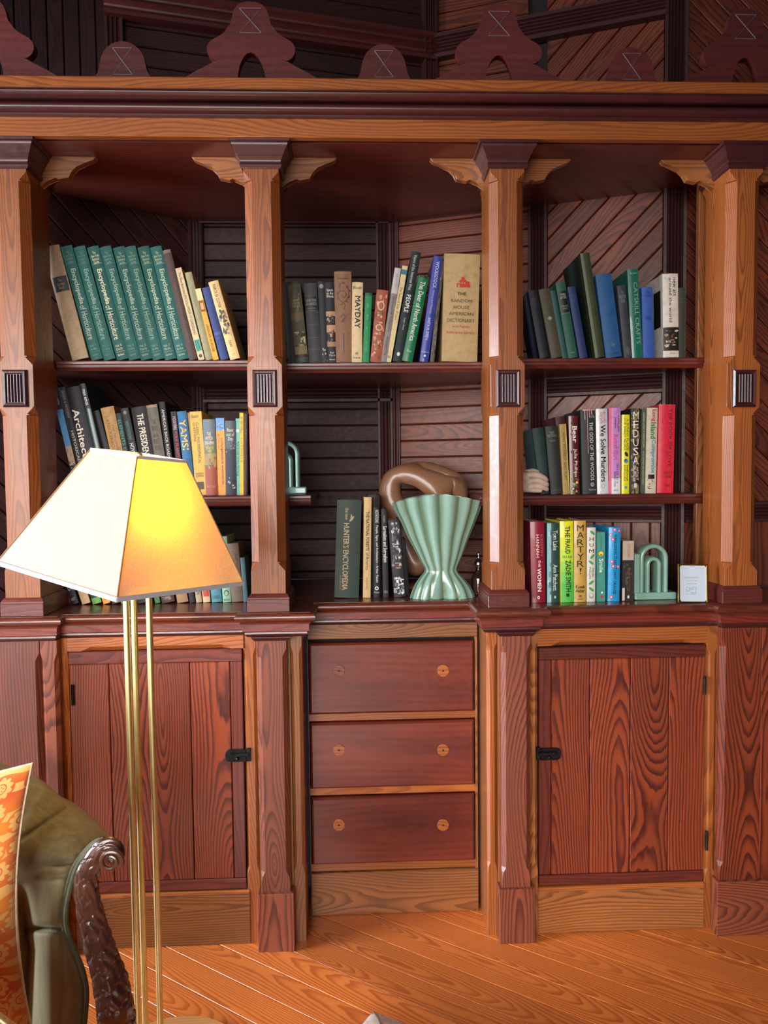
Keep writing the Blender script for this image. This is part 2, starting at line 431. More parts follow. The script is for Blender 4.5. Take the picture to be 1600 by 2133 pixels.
# ------------------------------------------------------------------ beam, cornice, crest
world0()
zf1 = at(800, 246, -.035).z; zc1 = at(800, 186, -.09).z; zs1 = at(800, 164, -.085).z
beam = thing('cornice_beam', (PX[0], -.035, ZB), 'long amber beam with a dark double-bead moulding across the tops of all the posts', 'beam')
box('fascia_board', (XMIN, -.035, ZB), (XMAX, -.012, zf1), PINE, beam, 'X', .002)
box('backing_board', (XMIN, -.012, ZB+.022), (XMAX, .05, zs1-.004), MOULD, beam, 'X', .002)
h = zc1-zf1
prof = [(0, -.004), (.010, -.004), (.010, .002)]
for i in range(9): a = -PI/2+PI*i/8; prof.append((.012+.014*math.cos(a), .014+.012*math.sin(a)))
prof += [(.012, .030), (.020, .034)]
for i in range(7): a = PI/2*i/6; prof.append((.020+.024*(1-math.cos(a)), .036+(h-.056)*math.sin(a)))
for i in range(7): a = -PI/2+PI*i/6; prof.append((.046+.012*math.cos(a), h-.010+.010*math.sin(a)))
prof += [(.0, h)]
sweep('dark_cornice_moulding', [(XMIN, -.035), (XMAX, -.035)], prof, zf1, MOULD, beam, smooth=True)
box('top_strip', (XMIN, -.088, zc1), (XMAX, .05, zs1), PINE, beam, 'X', .003)
# sawn crest
big = [(165, 0), (135, 9), (112, 22), (88, 34), (74, 42), (64, 45), (58, 50), (63, 46), (72, 44), (82, 50), (88, 61), (87, 73), (79, 83), (66, 90), (54, 98), (46, 108), (43, 113), (40, 116), (37, 128), (33, 142), (24, 153), (12, 158), (0, 159)]
big = cr(big, 2)
small = [(75, 0), (60, 6), (52, 14), (47, 26), (43, 45), (36, 60), (26, 70), (13, 77), (0, 79)]
small = cr(small, 2)
YK = -.06; zk = zs1
cres = thing('sawn_crest', (PX[0], YK, zk), 'dark red sawn crest of tall and low finials standing on top of the cornice', 'crest')
def crest_piece(cx, shape, arch, inlay, ybase):
    s = (1.9294+YK)/F_PX
    X0 = at(cx, ybase, YK).x
    bm = bmesh.new()
    right = [(a*s, b*s) for a, b in shape]; left = [(-a, b) for a, b in right[::-1]][1:]
    out = right+left                                   # right base -> top -> left base
    if arch:
        out += [(-28*s, 0)]+[(-28*s*math.cos(t), 60*s*math.sin(t)) for t in [PI*i/12 for i in range(1, 12)]]+[(28*s, 0)]
    vs = [[bm.verts.new(Vector((X0+a, y, zk+b))-OFF[0]) for a, b in out] for y in (YK, YK+.022)]
    n = len(out); bm.faces.new(vs[0]); bm.faces.new(vs[1][::-1])
    for i in range(n): bm.faces.new((vs[0][i], vs[1][i], vs[1][(i+1) % n], vs[0][(i+1) % n]))
    bm.normal_update(); bmesh.ops.triangulate(bm, faces=[f for f in bm.faces if len(f.verts) > 4], ngon_method='EAR_CLIP')
    o = finish('finial', bm, CREST, cres, 'X')
    ix, y0, y1, wd = inlay
    bm = bmesh.new()
    def seg(x0, a0, x1, a1, t=.0011):
        p, q = Vector((X0+x0*s, zk+a0*s)), Vector((X0+x1*s, zk+a1*s)); d = (q-p).normalized(); m = Vector((-d.y, d.x))*t
        c = [p-m, q-m, q+m, p+m]
        A = [bm.verts.new(Vector((v.x, YK-.0008, v.y))-OFF[0]) for v in c]; B = [bm.verts.new(Vector((v.x, YK+.001, v.y))-OFF[0]) for v in c]
        bm.faces.new(A); 
        for i in range(4): bm.faces.new((A[i], B[i], B[(i+1) % 4], A[(i+1) % 4]))
    seg(-wd, y1, wd, y1, .0006); seg(-wd, y1, wd, y0, .0009); seg(-wd, y0, wd, y0, .0006); seg(wd, y1, -wd, y0, .0003)
    finish('incised_hourglass', bm, plain('pale_scratch', '6e6268', .5), cres, 'X')['label'] = 'pale incised hourglass mark'
for cx, yb in ((-22, 154), (524, 160), (1040, 163), (1552, 167)): crest_piece(cx, big, True, (0, 98, 146, 22), yb)
for cx, yb in ((256, 157), (800, 162), (1316, 166)): crest_piece(cx, small, False, (0, 14, 66, 19), yb)

# ------------------------------------------------------------------ posts
def post(i, label):
    cx = PX[i]; hw = .0455; D = .150
    xp = [33, 552, 1058, 1549][i]
    Z = lambda y, Y=0: at(xp, y, Y).z
    t = thing('bookcase_post', (cx, .075, ZC), label, 'post', 'chamfered posts of the bookcase')
    zb, zt = ZC+.048, ZB-.0
    c = .021
    def zone(y0, y1):   # chamfered stretch between two picture heights
        a, b = Z(y1), Z(y0)
        return [(a-.022, .001), (a-.012, .010), (a-.002, c*.92), (a, c*.62), (a+.0015, c), (b-.0015, c), (b, c*.62), (b+.002, c*.92), (b+.012, .010), (b+.022, .001)]
    rows = [(zb-.03, .001)]+zone(864, 1172)+zone(376, 742)+[(zt, .001)]
    bm = bmesh.new(); rings = []
    for z, cc in rows:
        rings.append([(cx-hw+cc, 0, z), (cx+hw-cc, 0, z), (cx+hw, cc, z), (cx+hw, D-cc, z), (cx+hw-cc, D, z), (cx-hw+cc, D, z), (cx-hw, D-cc, z), (cx-hw, cc, z)])
    loft(bm, rings); finish('shaft', bm, POST, t, 'Z')
    # capital: stepped dark moulding
    zt2 = ZB; hh = zt2-at(xp, 352, 0).z
    pr = [(0, -hh), (.003, -hh), (.006, -hh+.003), (.008, -hh+.008), (.006, -hh+.014), (.007, -hh*.68), (.010, -hh*.62), (.012, -hh*.58), (.012, -hh*.52), (.016, -hh*.44), (.019, -hh*.34), (.024, -hh*.24), (.026, -hh*.18), (.026, -hh*.12), (.030, -hh*.10), (.033, -.001), (0, -.001)]
    sweep('capital', rectpath(cx-hw, cx+hw, 0, D), pr, zt2, MOULD, t, closed=True, smooth=True)
    # plinth
    box('plinth', (cx-hw-.010, -.010, ZC), (cx+hw+.010, D+.006, ZC+.034), SHELF, t, 'X', .0015)
    pr = [(.009, 0), (.009, .004), (.006, .009), (.003, .013), (.001, .014)]
    sweep('plinth_cap', rectpath(cx-hw, cx+hw, 0, D), [(0, 0)]+pr+[(0, .014)], ZC+.034, SHELF, t, closed=True)
    # fluted block
    z0, z1 = Z(848), Z(771); bw = .0315
    bm = bmesh.new()
    def ring(o, y, inz=0): return [(cx-bw+o, y, z0+o+inz), (cx+bw-o, y, z0+o+inz), (cx+bw-o, y, z1-o-inz), (cx-bw+o, y, z1-o-inz)]
    loft(bm, [ring(0, .0), ring(0, -.006), ring(.004, -.011), ring(.009, -.010), ring(.011, -.004)])
    blk = finish('fluted_block', bm, MOULD, t, 'Z')
    for j in range(5):
        x = cx-.0155+.00775*j; bm = bmesh.new()
        loft(bm, [[(x+.0034*math.cos(a), -.004-.006*math.sin(a), z) for a in [PI*q/6 for q in range(7)]] for z in (z0+.012, z1-.012)])
        finish('reed', bm, MOULD, blk, 'Z', True)
    # scroll brackets under the beam
    s = 1/755.
    for sg in (-1, 1):
        o = [(0, 0), (148, 0), (142, 7), (126, 13), (108, 20), (98, 30), (93, 42), (72, 46), (66, 42), (48, 50), (30, 61), (0, 72)]
        if i == 0 and sg < 0: continue
        poly = [(cx+sg*(hw+(a-36)*s if a > 36 else hw*.9), ZB-b*s) for a, b in o]
        prism('bracket', poly, .082, .104, PINEG, t, 'Y', 'X', .001)
    world0(); return t
post(0, 'leftmost bookcase post, cut by the left edge of the photo beside the tan book')
post(1, 'bookcase post standing between the teal encyclopedias and the drawers bay')
post(2, 'bookcase post just right of the fluted green vase')
post(3, 'rightmost bookcase post beside the small framed sign')

# ------------------------------------------------------------------ shelves
def shelf(x0, x1, px, py, label, Yf=YS, yaw=0):
    z = at(px, py, Yf).z
    t = thing('bookshelf_board', ((x0+x1)/2, Yf, z), label, 'shelf', 'shelves of the bookcase')
    prism('shelf_panel', shelfpoly(x0, x1, Yf+.004), z-.024, z, SHELF, t, 'Z', 'X')
    pr = [(0, 0), (.006, -.001), (.008, -.004), (.008, -.010), (.005, -.013), (.004, -.019), (.007, -.022), (.009, -.026), (.006, -.030), (0, -.030)]
    sweep('front_lip', [(x0, Yf+.004), (x1, Yf+.004)], pr, z, SHELF, t)
    world0(); return z
ZA1 = shelf(PX[0]-.04, PX[1]-.001, 310, 750, 'top shelf board of the left bay, under the teal encyclopedias')
ZA2 = shelf(PX[0]-.04, PX[1]+.105, 465, 1032, 'middle shelf board of the left bay, running on behind the lampshade')
ZB1 = shelf(PX[1]+.001, PX[2]-.001, 800, 754, 'single shelf board of the middle bay above the vase')
ZC1 = shelf(PX[2]+.001, PX[3]-.03, 1290, 745, 'top shelf board of the right bay, under the blue and green books')
ZC2 = shelf(PX[2]-.05, PX[3]-.03, 1290, 1029, 'middle shelf board of the right bay, under the red and pink novels')
eb = pbox('shelf_end_board', 1453, 380, 1474, 1240, .157, .02, PINEG, None, 'Z')
tag(eb, 'narrow upright board closing the right end of the right bay shelves', 'board')
# ------------------------------------------------------------------ counter
xa = at(110, 1300, 0).x
x2a, x2b = at(519, 1300, 0).x, at(632, 1300, 0).x
x3a, x3b = at(1013, 1295, 0).x, at(1116, 1290, 0).x
x4a = at(1508, 1285, 0).x
cpath = [(XMIN, 0), (xa, 0), (xa, YF), (x2a, YF), (x2a, 0), (x2b, 0), (x2b, YD-.008), (x3a, YD-.008), (x3a, 0), (x3b, 0), (x3b, YF), (x4a, YF), (x4a, 0), (XMAX, 0)]
ct = thing('counter_ledge', (.96, 0, ZC), 'long varnished counter ledge under the books, stepping forward under each post', 'counter')
def mitred(path, o):
    P = [Vector(p) for p in path]; out = []
    for i in range(len(P)):
        d1 = (P[i]-P[i-1]).normalized() if i else None; d2 = (P[i+1]-P[i]).normalized() if i < len(P)-1 else None
        n1 = Vector((d1.y, -d1.x)) if d1 is not None else None; n2 = Vector((d2.y, -d2.x)) if d2 is not None else None
        m = n2 if n1 is None else n1 if n2 is None else (n1+n2)/max(.2, (n1+n2).dot(n1))
        out.append((P[i].x+m.x*o, P[i].y+m.y*o))
    return out
# slab in abutting panels, each running from the nosing to the wall
backs = [(XMAX, YR-.004), (WR1[0], YR-.004), (WR0[0], .595), (WL0[0], .595), (WL1[0], .186), (XMIN, .186)]
prism('ledge_panel', mitred(cpath, .020)+backs, ZC-.022, ZC, CNT, ct, 'Z', 'X')
pr = [(.018, -.0005)]+[(.020+.014*math.sin(PI*i/8), -.012+.0115*math.cos(PI*i/8)) for i in range(9)]+[(.022, -.026), (.020, -.030), (0, -.030)]
sweep('rounded_nosing', cpath, pr, ZC, CNT, ct, smooth=True)
sweep('frieze_board', cpath, [(0, -.030), (.016, -.030), (.016, -.050), (.012, -.053), (0, -.053)], ZC, wood('frieze_red', lin('8a3424'), lin('541b18'), lin('5a2220'), 110, .6, .33, .12, .4, .4), ct)
sweep('under_moulding', cpath, [(0, -.053), (.010, -.053), (.011, -.058), (.008, -.063), (.003, -.067), (0, -.067)], ZC, MOULD, ct, smooth=True)
ZU = ZC-.067
# ------------------------------------------------------------------ lower pilasters and cabinets
def chamfered(name, x0, x1, Yf, D, z0, z1, za, zb, mat, parent, c=.010, grain='Z', sides=(1, 1)):
    """board with stopped chamfers on its front edges between za and zb"""
    bm = bmesh.new(); rings = []
    rows = [(z0, .0008), (za-.03, .0008), (za-.012, c*.35), (za, c*.95), (za+.002, c), (zb-.002, c), (zb, c*.95), (zb+.010, c*.6), (zb+.022, .0008), (z1, .0008)]
    for z, cc in rows:
        cl, crr = cc*sides[0]+.0005, cc*sides[1]+.0005
        rings.append([(x0+cl, Yf, z), (x1-crr, Yf, z), (x1, Yf+crr, z), (x1, Yf+D, z), (x0, Yf+D, z), (x0, Yf+cl, z)])
    loft(bm, rings); return finish(name, bm, mat, parent, grain)
# pilaster 2 and 3 (piers under the middle posts)
def pier(pl, pr_, sl, sr, yt_plinth, yfloor, label):
    x0 = at(pl, 1600, 0).x; x1 = at(pr_, 1600, 0).x
    s0 = at(sl, 1600, YF).x; s1 = at(sr, 1600, YF).x
    t = thing('cabinet_pilaster', ((x0+x1)/2, 0, 0), label, 'pilaster', 'pilasters between the cabinet bays')
    zp = at((pl+pr_)/2, yt_plinth, 0).z
    za, zb = zp+.055, ZU-.055
    box('pier_core', (s0+.001, YF+.026, 0), (s1-.001, .30, ZU), PINEG, t, 'Z', 0)
    # stiles flanking the shaft
    chamfered('stile', s0, x0-.0005, YF, .03, 0, ZU, za, zb, PINE, t, .008)
    chamfered('stile', x1+.0005, s1, YF, .03, 0, ZU, za, zb, PINEG, t, .008)
    box('stile_back', (x0, YF+.0006, 0), (x1, YF+.03, ZU), PINEG, t, 'Z', 0)
    w = (x1-x0)
    chamfered('shaft', x0+.006, x1-.006, 0, YF, zp, ZU-.010, za, zb, PILA, t, .011)
    bm = bmesh.new(); bxbm(bm, (x0-.004, -.012, 0), (x1+.003, YF, zp), .0015)
    finish('plinth', bm, PILA, t, 'Z')
    pr = [(0, -.012), (.004, -.012), (.006, -.008), (.011, -.003), (.011, 0), (0, 0)]
    sweep('cap_moulding', [(x0+.004, YF), (x0+.004, 0), (x1-.004, 0), (x1-.004, YF)], pr, ZU+.001, MOULD, t)
    world0(); return s0, s1
pier(535, 606, 511, 633, 1858, 1975, 'cabinet pilaster between the left cupboard and the drawers')
pier(1041, 1110, 1015, 1121, 1848, 1962, 'cabinet pilaster between the drawers and the right cupboard')
# side returns of the drawer recess are the piers' own cores

def plank_door(t, x0, x1, z0, z1, Y, edges, latch_side, zr):
    """door: top and bottom rails, latch stile and four planks (edges = picture x of plank joints)"""
    d = box('door', (x0+.004, Y+.016, z0+.004), (x1-.004, Y+.024, z1-.004), MOULD, t, 'Z', 0)
    box('top_rail', (x0, Y, z1-zr), (x1, Y+.016, z1), wood('rail_red', lin('743022'), lin('421616'), lin('451c1a'), 120, .7, .36, .2, .5), d, 'X', .002)
    box('bottom_rail', (x0, Y, z0), (x1, Y+.016, z0+zr*.86), MATS['rail_red'], d, 'X', .002)
    for a, b, nm in edges:
        box(nm, (a+.0008, Y+.0015, z0+zr*.86+.0006), (b-.0008, Y+.016, z1-zr-.0006), RED if nm == 'plank' else MATS['rail_red'], d, 'Z', .0022)
    return d
IRON = plain('black_iron', '2b2a2c', .42, .85, 0, .25, 90, .6)
def latch(d, t, xc, zc, Y, sg):
    """rim latch on the door edge: plate with clipped corners, bolt, keeper; sg=+1 when the door edge is on the right"""
    bm = bmesh.new(); w, h = .056, .034
    poly = [(-w/2, -h/2+.010), (-w/2+.003, -h/2+.004), (-w/2+.010, -h/2), (w/2, -h/2), (w/2, h/2), (-w/2+.010, h/2), (-w/2+.003, h/2-.004), (-w/2, h/2-.010)]
    poly = [(xc+sg*a, zc+b) for a, b in poly]
    o = prism('latch', poly, Y-.005, Y+.001, IRON, d, 'Y', 'X', .0008); o['label'] = 'black iron rim latch'
    box('latch_bolt', (xc-sg*.014, Y-.012, zc-.001), (xc+sg*.036, Y-.005, zc+.008), IRON, d, 'X', .001)
    bm = bmesh.new(); tube(bm, [(xc+sg*.006, Y-.004, zc-.007), (xc+sg*.006, Y-.013, zc-.007), (xc+sg*.006, Y-.015, zc-.007)], [.0045, .0045, .002], 10); finish('latch_knob', bm, IRON, d, 'X', True)
    box('latch_keeper', (xc+sg*.030, Y-.006, zc-.016), (xc+sg*.041, Y+.001, zc+.020), IRON, t, 'Z', .001)
def hinge(t, px, py, Y, hh=.055):
    p = at(px, py, Y); bm = bmesh.new()
    tube(bm, [(p.x, Y-.003, p.z-hh/2), (p.x, Y-.003, p.z+hh/2)], .0042, 8); o = finish('hinge', bm, IRON, t, 'Z', True); return o
def rail_arched(name, x0, x1, z0, z1, Y, D, mat, parent):
    """top rail whose lower front edge is cut away between two stops"""
    c = .012; bm = bmesh.new(); rings = []
    for x, cc in [(x0, .0005), (x0+.035, .0005), (x0+.048, c*.5), (x0+.062, c), (x1-.062, c), (x1-.048, c*.5), (x1-.035, .0005), (x1, .0005)]:
        rings.append([(x, Y, z1), (x, Y, z0+cc), (x, Y+cc, z0), (x, Y+D, z0), (x, Y+D, z1)])
    loft(bm, rings); return finish(name, bm, mat, parent, 'X')

# left cupboard
def cupboard(left, label):
    if left: fx0, dx0, dx1, fx1, yt0, yt1, yd0, yd1, yb0, yfl = 124, 149, 509, 516, 1330, 1354, 1355, 1857, 1868, 1966
    else: fx0, dx0, dx1, fx1, yt0, yt1, yd0, yd1, yb0, yfl = 1117, 1123, 1468, 1494, 1318, 1343, 1346, 1840, 1852, 1944
    Y = YF; cx = (dx0+dx1)/2
    X = lambda p: at(p, 1600, Y).x
    Z = lambda y: at(cx, y, Y).z
    t = thing('cupboard', (X(cx), .1, 0), label, 'cupboard', 'plank-door cupboards')
    a0, a1 = X(fx0), X(fx1); d0, d1 = X(dx0), X(dx1)
    zt = Z(yt1); zd1 = Z(yd0); zd0 = Z(yd1); zb = Z(yb0)
    g0, g1 = d0-.002, d1+.002
    if left: g1 = d1+.009
    else: g0 = d0-.004
    rail_arched('top_rail', g0-.0, g1+.0, zt, ZU, Y, .025, PINE, t)
    if left: chamfered('side_stile', a0, g0, Y, .025, 0, ZU, zb+.03, zt-.02, PINE, t, .006, sides=(0, 1)); 
    else: chamfered('side_stile', g1, a1, Y, .025, 0, ZU, zb+.05, zt-.03, PINE, t, .010, sides=(1, 1))
    box('sill', (g0, Y-.004, zb), (g1, Y+.03, zd0-.003), PINE, t, 'X', .003)
    bx0, bx1 = (g0, g1) if left else (g0, a1)
    if not left: bx1 = g1
    box('baseboard', (bx0, Y-.003, 0), (bx1, Y+.022, zb), PINEG, t, 'X', .002)
    box('inner_back', (g0, Y+.03, zb), (g1, Y+.04, zt), plain('cupboard_void', '0a0606', .9), t, 'X', 0)
    if left: js = [149, 232, 316, 400, 483, 509]; names = ['plank']*4+['latch_stile']
    else: js = [1123, 1149, 1229, 1313, 1393, 1468]; names = ['latch_stile']+['plank']*4
    ed = [(X(js[i]), X(js[i+1]), names[i]) for i in range(5)]
    d = plank_door(t, d0, d1, zd0, zd1, Y, ed, 1, .034)
    if left: latch(d, t, X(492), Z(1577), Y, 1); hinge(t, 152, 1447, Y, .056); hinge(t, 152, 1790, Y, .056)
    else: latch(d, t, X(1147), Z(1566), Y, -1); hinge(t, 1467, 1427, Y, .050); hinge(t, 1471, 1750, Y, .054)
    world0()
cupboard(True, 'left plank-door cupboard behind the brass lamp poles, door slightly open at its latch side')
cupboard(False, 'right plank-door cupboard below the framed sign, latch on its left edge')

# drawer chest in the middle recess
Y = YD; X = lambda p, y=1600: at(p, y, Y).x; Z = lambda y: at(815, y, Y).z
t = thing('drawer_chest', (X(815), Y+.1, 0), 'built-in chest of three dark red drawers without knobs in the middle bay', 'drawers')
x0, x1 = at(637, 1600, YF).x-.02, at(1012, 1600, YF).x+.03
x0 = x2b-.0005; x1 = x3a+.0005
box('top_rail', (x0, Y, Z(1329)), (x1, Y+.02, ZU), PINEG, t, 'X', .001)
dr = [(1334, 1484), (1499, 1638), (1653, 1795)]
xl, xr = X(645), X(990)
box('left_stile', (x0, Y, 0), (xl, Y+.02, Z(1329)), PINEG, t, 'Z', .001)
box('right_stile', (xr, Y, 0), (x1, Y+.02, Z(1329)), PINEG, t, 'Z', .001)
for a, b in ((1484, 1499), (1638, 1653), (1795, 1811)): box('divider_rail', (xl, Y, Z(b)), (xr, Y+.02, Z(a)), PINE, t, 'X', .001)
box('baseboard', (x0, Y-.006, 0), (x1, Y+.02, Z(1813)), PINEG, t, 'X', .002)
box('carcass_back', (xl, Y+.021, Z(1811)), (xr, Y+.03, Z(1329)), MATS['cupboard_void'], t, 'X', 0)
for j, (a, b) in enumerate(dr):
    bm = bmesh.new(); A = (xl+.004, Z(b)+.002); B = (xr-.004, Z(a)-.003); yy = Y-.012
    loft(bm, [[(A[0]+o, y, A[1]+o), (B[0]-o, y, A[1]+o), (B[0]-o, y, B[1]-o), (A[0]+o, y, B[1]-o)] for o, y in ((0, Y+.018), (0, yy+.008), (.0015, yy+.004), (.006, yy), )])
    d = finish('drawer', bm, DRAW, t, 'X')
    for q, px in enumerate((706, 923)):
        py = (1397, 1562, 1718)[j]; c = at(px, py, yy)
        bm = bmesh.new(); tube(bm, [(c.x, yy-.0006, c.z), (c.x, yy-.0022, c.z), (c.x, yy-.0026, c.z)], [.0172, .0172, .0165], 28)
        m = PINE if not (j == 0 and q == 0) else PILA
        finish('wood_plug', bm, m, d, 'X')
        bm = bmesh.new(); tube(bm, [(c.x, yy-.0026, c.z), (c.x, yy-.0031, c.z)], .0028, 10); finish('screw_hole', bm, plain('hole_black', '120808', .8), d, 'X')
world0()
# outer panels
t = thing('panelled_pier', (at(40, 1600, 0).x, 0, 0), 'dark panelled cabinet pier at the far left behind the sofa', 'panelling')
X = lambda p: at(p, 1500, 0).x
zpl = at(60, 1880, 0).z
box('core', (XMIN, .022, 0), (xa, .17, ZU), PINEG, t, 'Z', 0)
chamfered('panel_board', X(-230), X(87), 0, .022, zpl, ZU, zpl+.05, ZU-.055, WALLW, t, .012)
chamfered('panel_board', X(88), X(124), 0, .022, zpl, ZU, zpl+.05, ZU-.055, PILA, t, .009)
box('plinth', (XMIN, -.010, 0), (X(126), .022, zpl), PILA, t, 'X')
world0()
t = thing('panelled_pier', (at(1560, 1600, 0).x, 0, 0), 'dark panelled cabinet pier at the far right edge beyond the right cupboard', 'panelling')
X = lambda p: at(p, 1600, 0).x
zpl = at(1560, 1831, 0).z
box('core', (X(1502), .022, 0), (XMAX, .17, ZU), PINEG, t, 'Z', 0)
chamfered('panel_board', X(1500), X(1583), 0, .022, zpl, ZU, zpl+.05, ZU-.05, RED, t, .012, sides=(1, 0))
for a, b in ((1583, 1666), (1666, 1750), (1750, 1840)): box('panel_board', (X(a)+.0008, 0, zpl), (X(b), .022, ZU), RED, t, 'Z', .002)
box('plinth', (X(1493), -.012, 0), (XMAX, .022, zpl), PILA, t, 'X')
world0()

# ------------------------------------------------------------------ books
def cover_mat(c, rough=.55, coat=0):
    return plain('cover_'+c.lstrip('#')+('g' if coat else ''), c, rough, 0, coat, .07, 55, .15)
PAGES = None
def pages_mat():
    global PAGES
    if PAGES: return PAGES
    m, nt, b = nmat('page_edges'); N = NB(nt); tc = N.n('ShaderNodeTexCoord')
    mp = N.n('ShaderNodeMapping'); mp.inputs['Scale'].default_value = (900, 4, 4); N.link(tc.outputs['Object'], mp.inputs[0])
    n = N.noise(mp.outputs[0], 1, 2)
    N.link(N.ramp(n, [(.3, lin('b8a078')), (.7, lin('dccaa4'))]), b.inputs['Base Color']); b.inputs['Roughness'].default_value = .8
    PAGES = m; return m
def ink(c): return plain('ink_'+c.lstrip('#'), c, .5, 0, 0, .04, 30)
BOLD = {'MAYDAY', 'We Solve Murders', 'THE PRESIDENTS', 'YAMSI', 'Architecture', 'FRAUD', 'THE', 'ZADIE SMITH', 'Long', 'Island', 'Compromise', 'Bear', "HUNTER'S ENCYCLOPEDIA", 'WOMEN', 'CLIVE CUSSLER', 'TOMMY ORANGE', 'WANDERING STARS', 'Encyclopedia', 'PEOPLE', 'THE NATIONAL FORESTS', 'Kaveh\nAkbar'}
def book(shelfz, Y, xb, xt, yt, w, col, label, marks=(), group=None, soft=False, gloss=False, yaw=0, depth=None, zb=None, jacket=None):
    """xb/xt: picture x of the spine's foot and head, yt: picture y of the head, w: spine width in picture px"""
    p0 = at(xb, 700, Y)
    # solve the foot on the shelf height
    py = 1066.5
    for _ in range(6):
        q = at(xb, py, Y); py += (q.z-shelfz)*F_PX/(Y-CAM.y)
    foot = at(xb, py, Y); head = at(xt, yt, Y)
    dx, dz = head.x-foot.x, head.z-shelfz
    h = math.hypot(dx, dz); th = math.atan2(dx, dz)
    W = w*(Y-CAM.y)/F_PX*math.cos(th)
    D = depth or min(.17, h*.68)
    D = min(D, max(.05, backY(foot.x)-Y-.03))
    root = thing('book', (foot.x, Y, shelfz+abs(math.sin(th))*W/2+.0004), label, 'book', group, rot=(0, th, math.radians(yaw)))
    bulge = 0 if soft else min(.004, W*.10)
    def yb(x): return -bulge*(1-(2*x/W)**2)
    bt = .0009 if soft else .0024
    bm = bmesh.new(); n = 6
    outer = [(-W/2+W*i/n, yb(-W/2+W*i/n)) for i in range(n+1)]
    prof = outer+[(W/2, D), (W/2-bt, D), (W/2-bt, bt*1.4)]+[(-W/2+bt, bt*1.4), (-W/2+bt, D), (-W/2, D)]
    k = len(prof); A = [bm.verts.new((x, y, 0)) for x, y in prof]; B = [bm.verts.new((x, y, h)) for x, y in prof]
    for i in range(k): bm.faces.new((A[i], A[(i+1) % k], B[(i+1) % k], B[i]))
    for R in (A, B):
        es = R; # split the U-shaped end into spine, left board, right board
        bm.faces.new([R[i] for i in range(n+1)]+[R[n+3], R[n+4]])
        bm.faces.new([R[n], R[n+1], R[n+2], R[n+3]]); bm.faces.new([R[n+4], R[n+5], R[n+6], R[0]])
    cm = cover_mat(col, .35 if gloss else .6, .3 if gloss else 0)
    finish('cover', bm, cm, root, None, True, 30)
    ins = .0005 if soft else .003
    bm = bmesh.new(); bxbm(bm, (-W/2+bt, bt*1.5, ins), (W/2-bt, D-ins, h-ins)); finish('pages', bm, pages_mat(), root, None)
    if marks:
        mats = []
        def midx(c):
            m = ink(c)
            if m not in mats: mats.append(m)
            return mats.index(m)
        lift = [.0004]
        for mk in marks:
            kind = mk[0]; lift[0] += .00012; vs, fs, mi = [], [], []; mats.clear()
            if kind in ('V', 'H', 'U'):
                _, s, c, t0, t1, a0, a1 = mk
                tv, tf, asp = textmesh(s, 1 if s in BOLD else 0); off = len(vs); ci = midx(c)
                zc = h*(1-(t0+t1)/2); zl = h*(t1-t0); xc = W*((a0+a1)/2-.5); xl = W*(a1-a0)
                for a, b in tv:
                    if kind == 'V': x, z = xc+b*xl, zc-a*zl
                    elif kind == 'U': x, z = xc-b*xl, zc+a*zl
                    else: x, z = xc+a*xl, zc+b*zl
                    vs.append((x, yb(x)-lift[0]-.0003, z))
                for f in tf: fs.append([i+off for i in f]); mi.append(ci)
            elif kind == 'R':
                _, c, t0, t1, a0, a1 = mk; ci = midx(c); m = 6; off = len(vs)
                for i in range(m+1):
                    x = W*(a0+(a1-a0)*i/m-.5)
                    for tt in (t0, t1): vs.append((x, yb(x)-lift[0], h*(1-tt)))
                for i in range(m): fs.append([off+2*i, off+2*i+1, off+2*i+3, off+2*i+2]); mi.append(ci)
            elif kind == 'B':          # blotchy picture: irregular patches
                _, cols, t0, t1, num = mk; rr = random.Random(hash(label) % 99991 if False else len(label)*131+num)
                for q in range(num):
                    ci = midx(cols[q % len(cols)]); t = rr.uniform(t0, t1); a = rr.uniform(.12, .88)
                    ra = rr.uniform(.05, .2)*W; rz = rr.uniform(.012, .05)*h*min(1, (t1-t0)*3); off = len(vs); m = 7
                    zc = h*(1-t)
                    for i in range(m):
                        an = 2*PI*i/m; f = rr.uniform(.5, 1); x = max(-W*.49, min(W*.49, W*(a-.5)+ra*f*math.cos(an)))
                        z = max(h*(1-t1), min(h*(1-t0), zc+rz*f*math.sin(an)))
                        vs.append((x, yb(x)-lift[0]-q*.0000008, z))
                    fs.append(list(range(off, off+m))); mi.append(ci)
            elif kind == 'C':          # drawn line through (across, down) points
                _, c, wd, pl = mk; ci = midx(c); P2 = [Vector((W*(a-.5), h*(1-t))) for a, t in cr(pl, 5)]
                for i, p in enumerate(P2):
                    d = (P2[min(i+1, len(P2)-1)]-P2[max(i-1, 0)]).normalized(); m = Vector((-d.y, d.x))*W*wd/2
                    for q in (p-m, p+m): vs.append((q.x, yb(q.x)-lift[0], q.y))
                for i in range(len(P2)-1): fs.append([2*i, 2*i+1, 2*i+3, 2*i+2]); mi.append(ci)
            elif kind == 'O':          # round or leaf-shaped spot
                _, c, t, a, rx, rz = mk[:6]; an0 = mk[6] if len(mk) > 6 else 0; ci = midx(c); off = len(vs); m = 14
                for i in range(m):
                    an = 2*PI*i/m; u, v = rx*W*math.cos(an), rz*W*math.sin(an)
                    x = W*(a-.5)+u*math.cos(an0)-v*math.sin(an0); z = h*(1-t)+u*math.sin(an0)+v*math.cos(an0)
                    x = max(-W*.49, min(W*.49, x)); vs.append((x, yb(x)-lift[0], z))
                fs.append(list(range(off, off+m))); mi.append(ci)
            nm = {'V': 'lettering', 'H': 'lettering', 'U': 'ornament', 'C': 'drawn_line', 'R': 'spine_band', 'O': 'spine_mark', 'B': 'spine_picture'}[kind]
            me = bpy.data.meshes.new(nm); me.from_pydata(vs, [], fs); me.update()
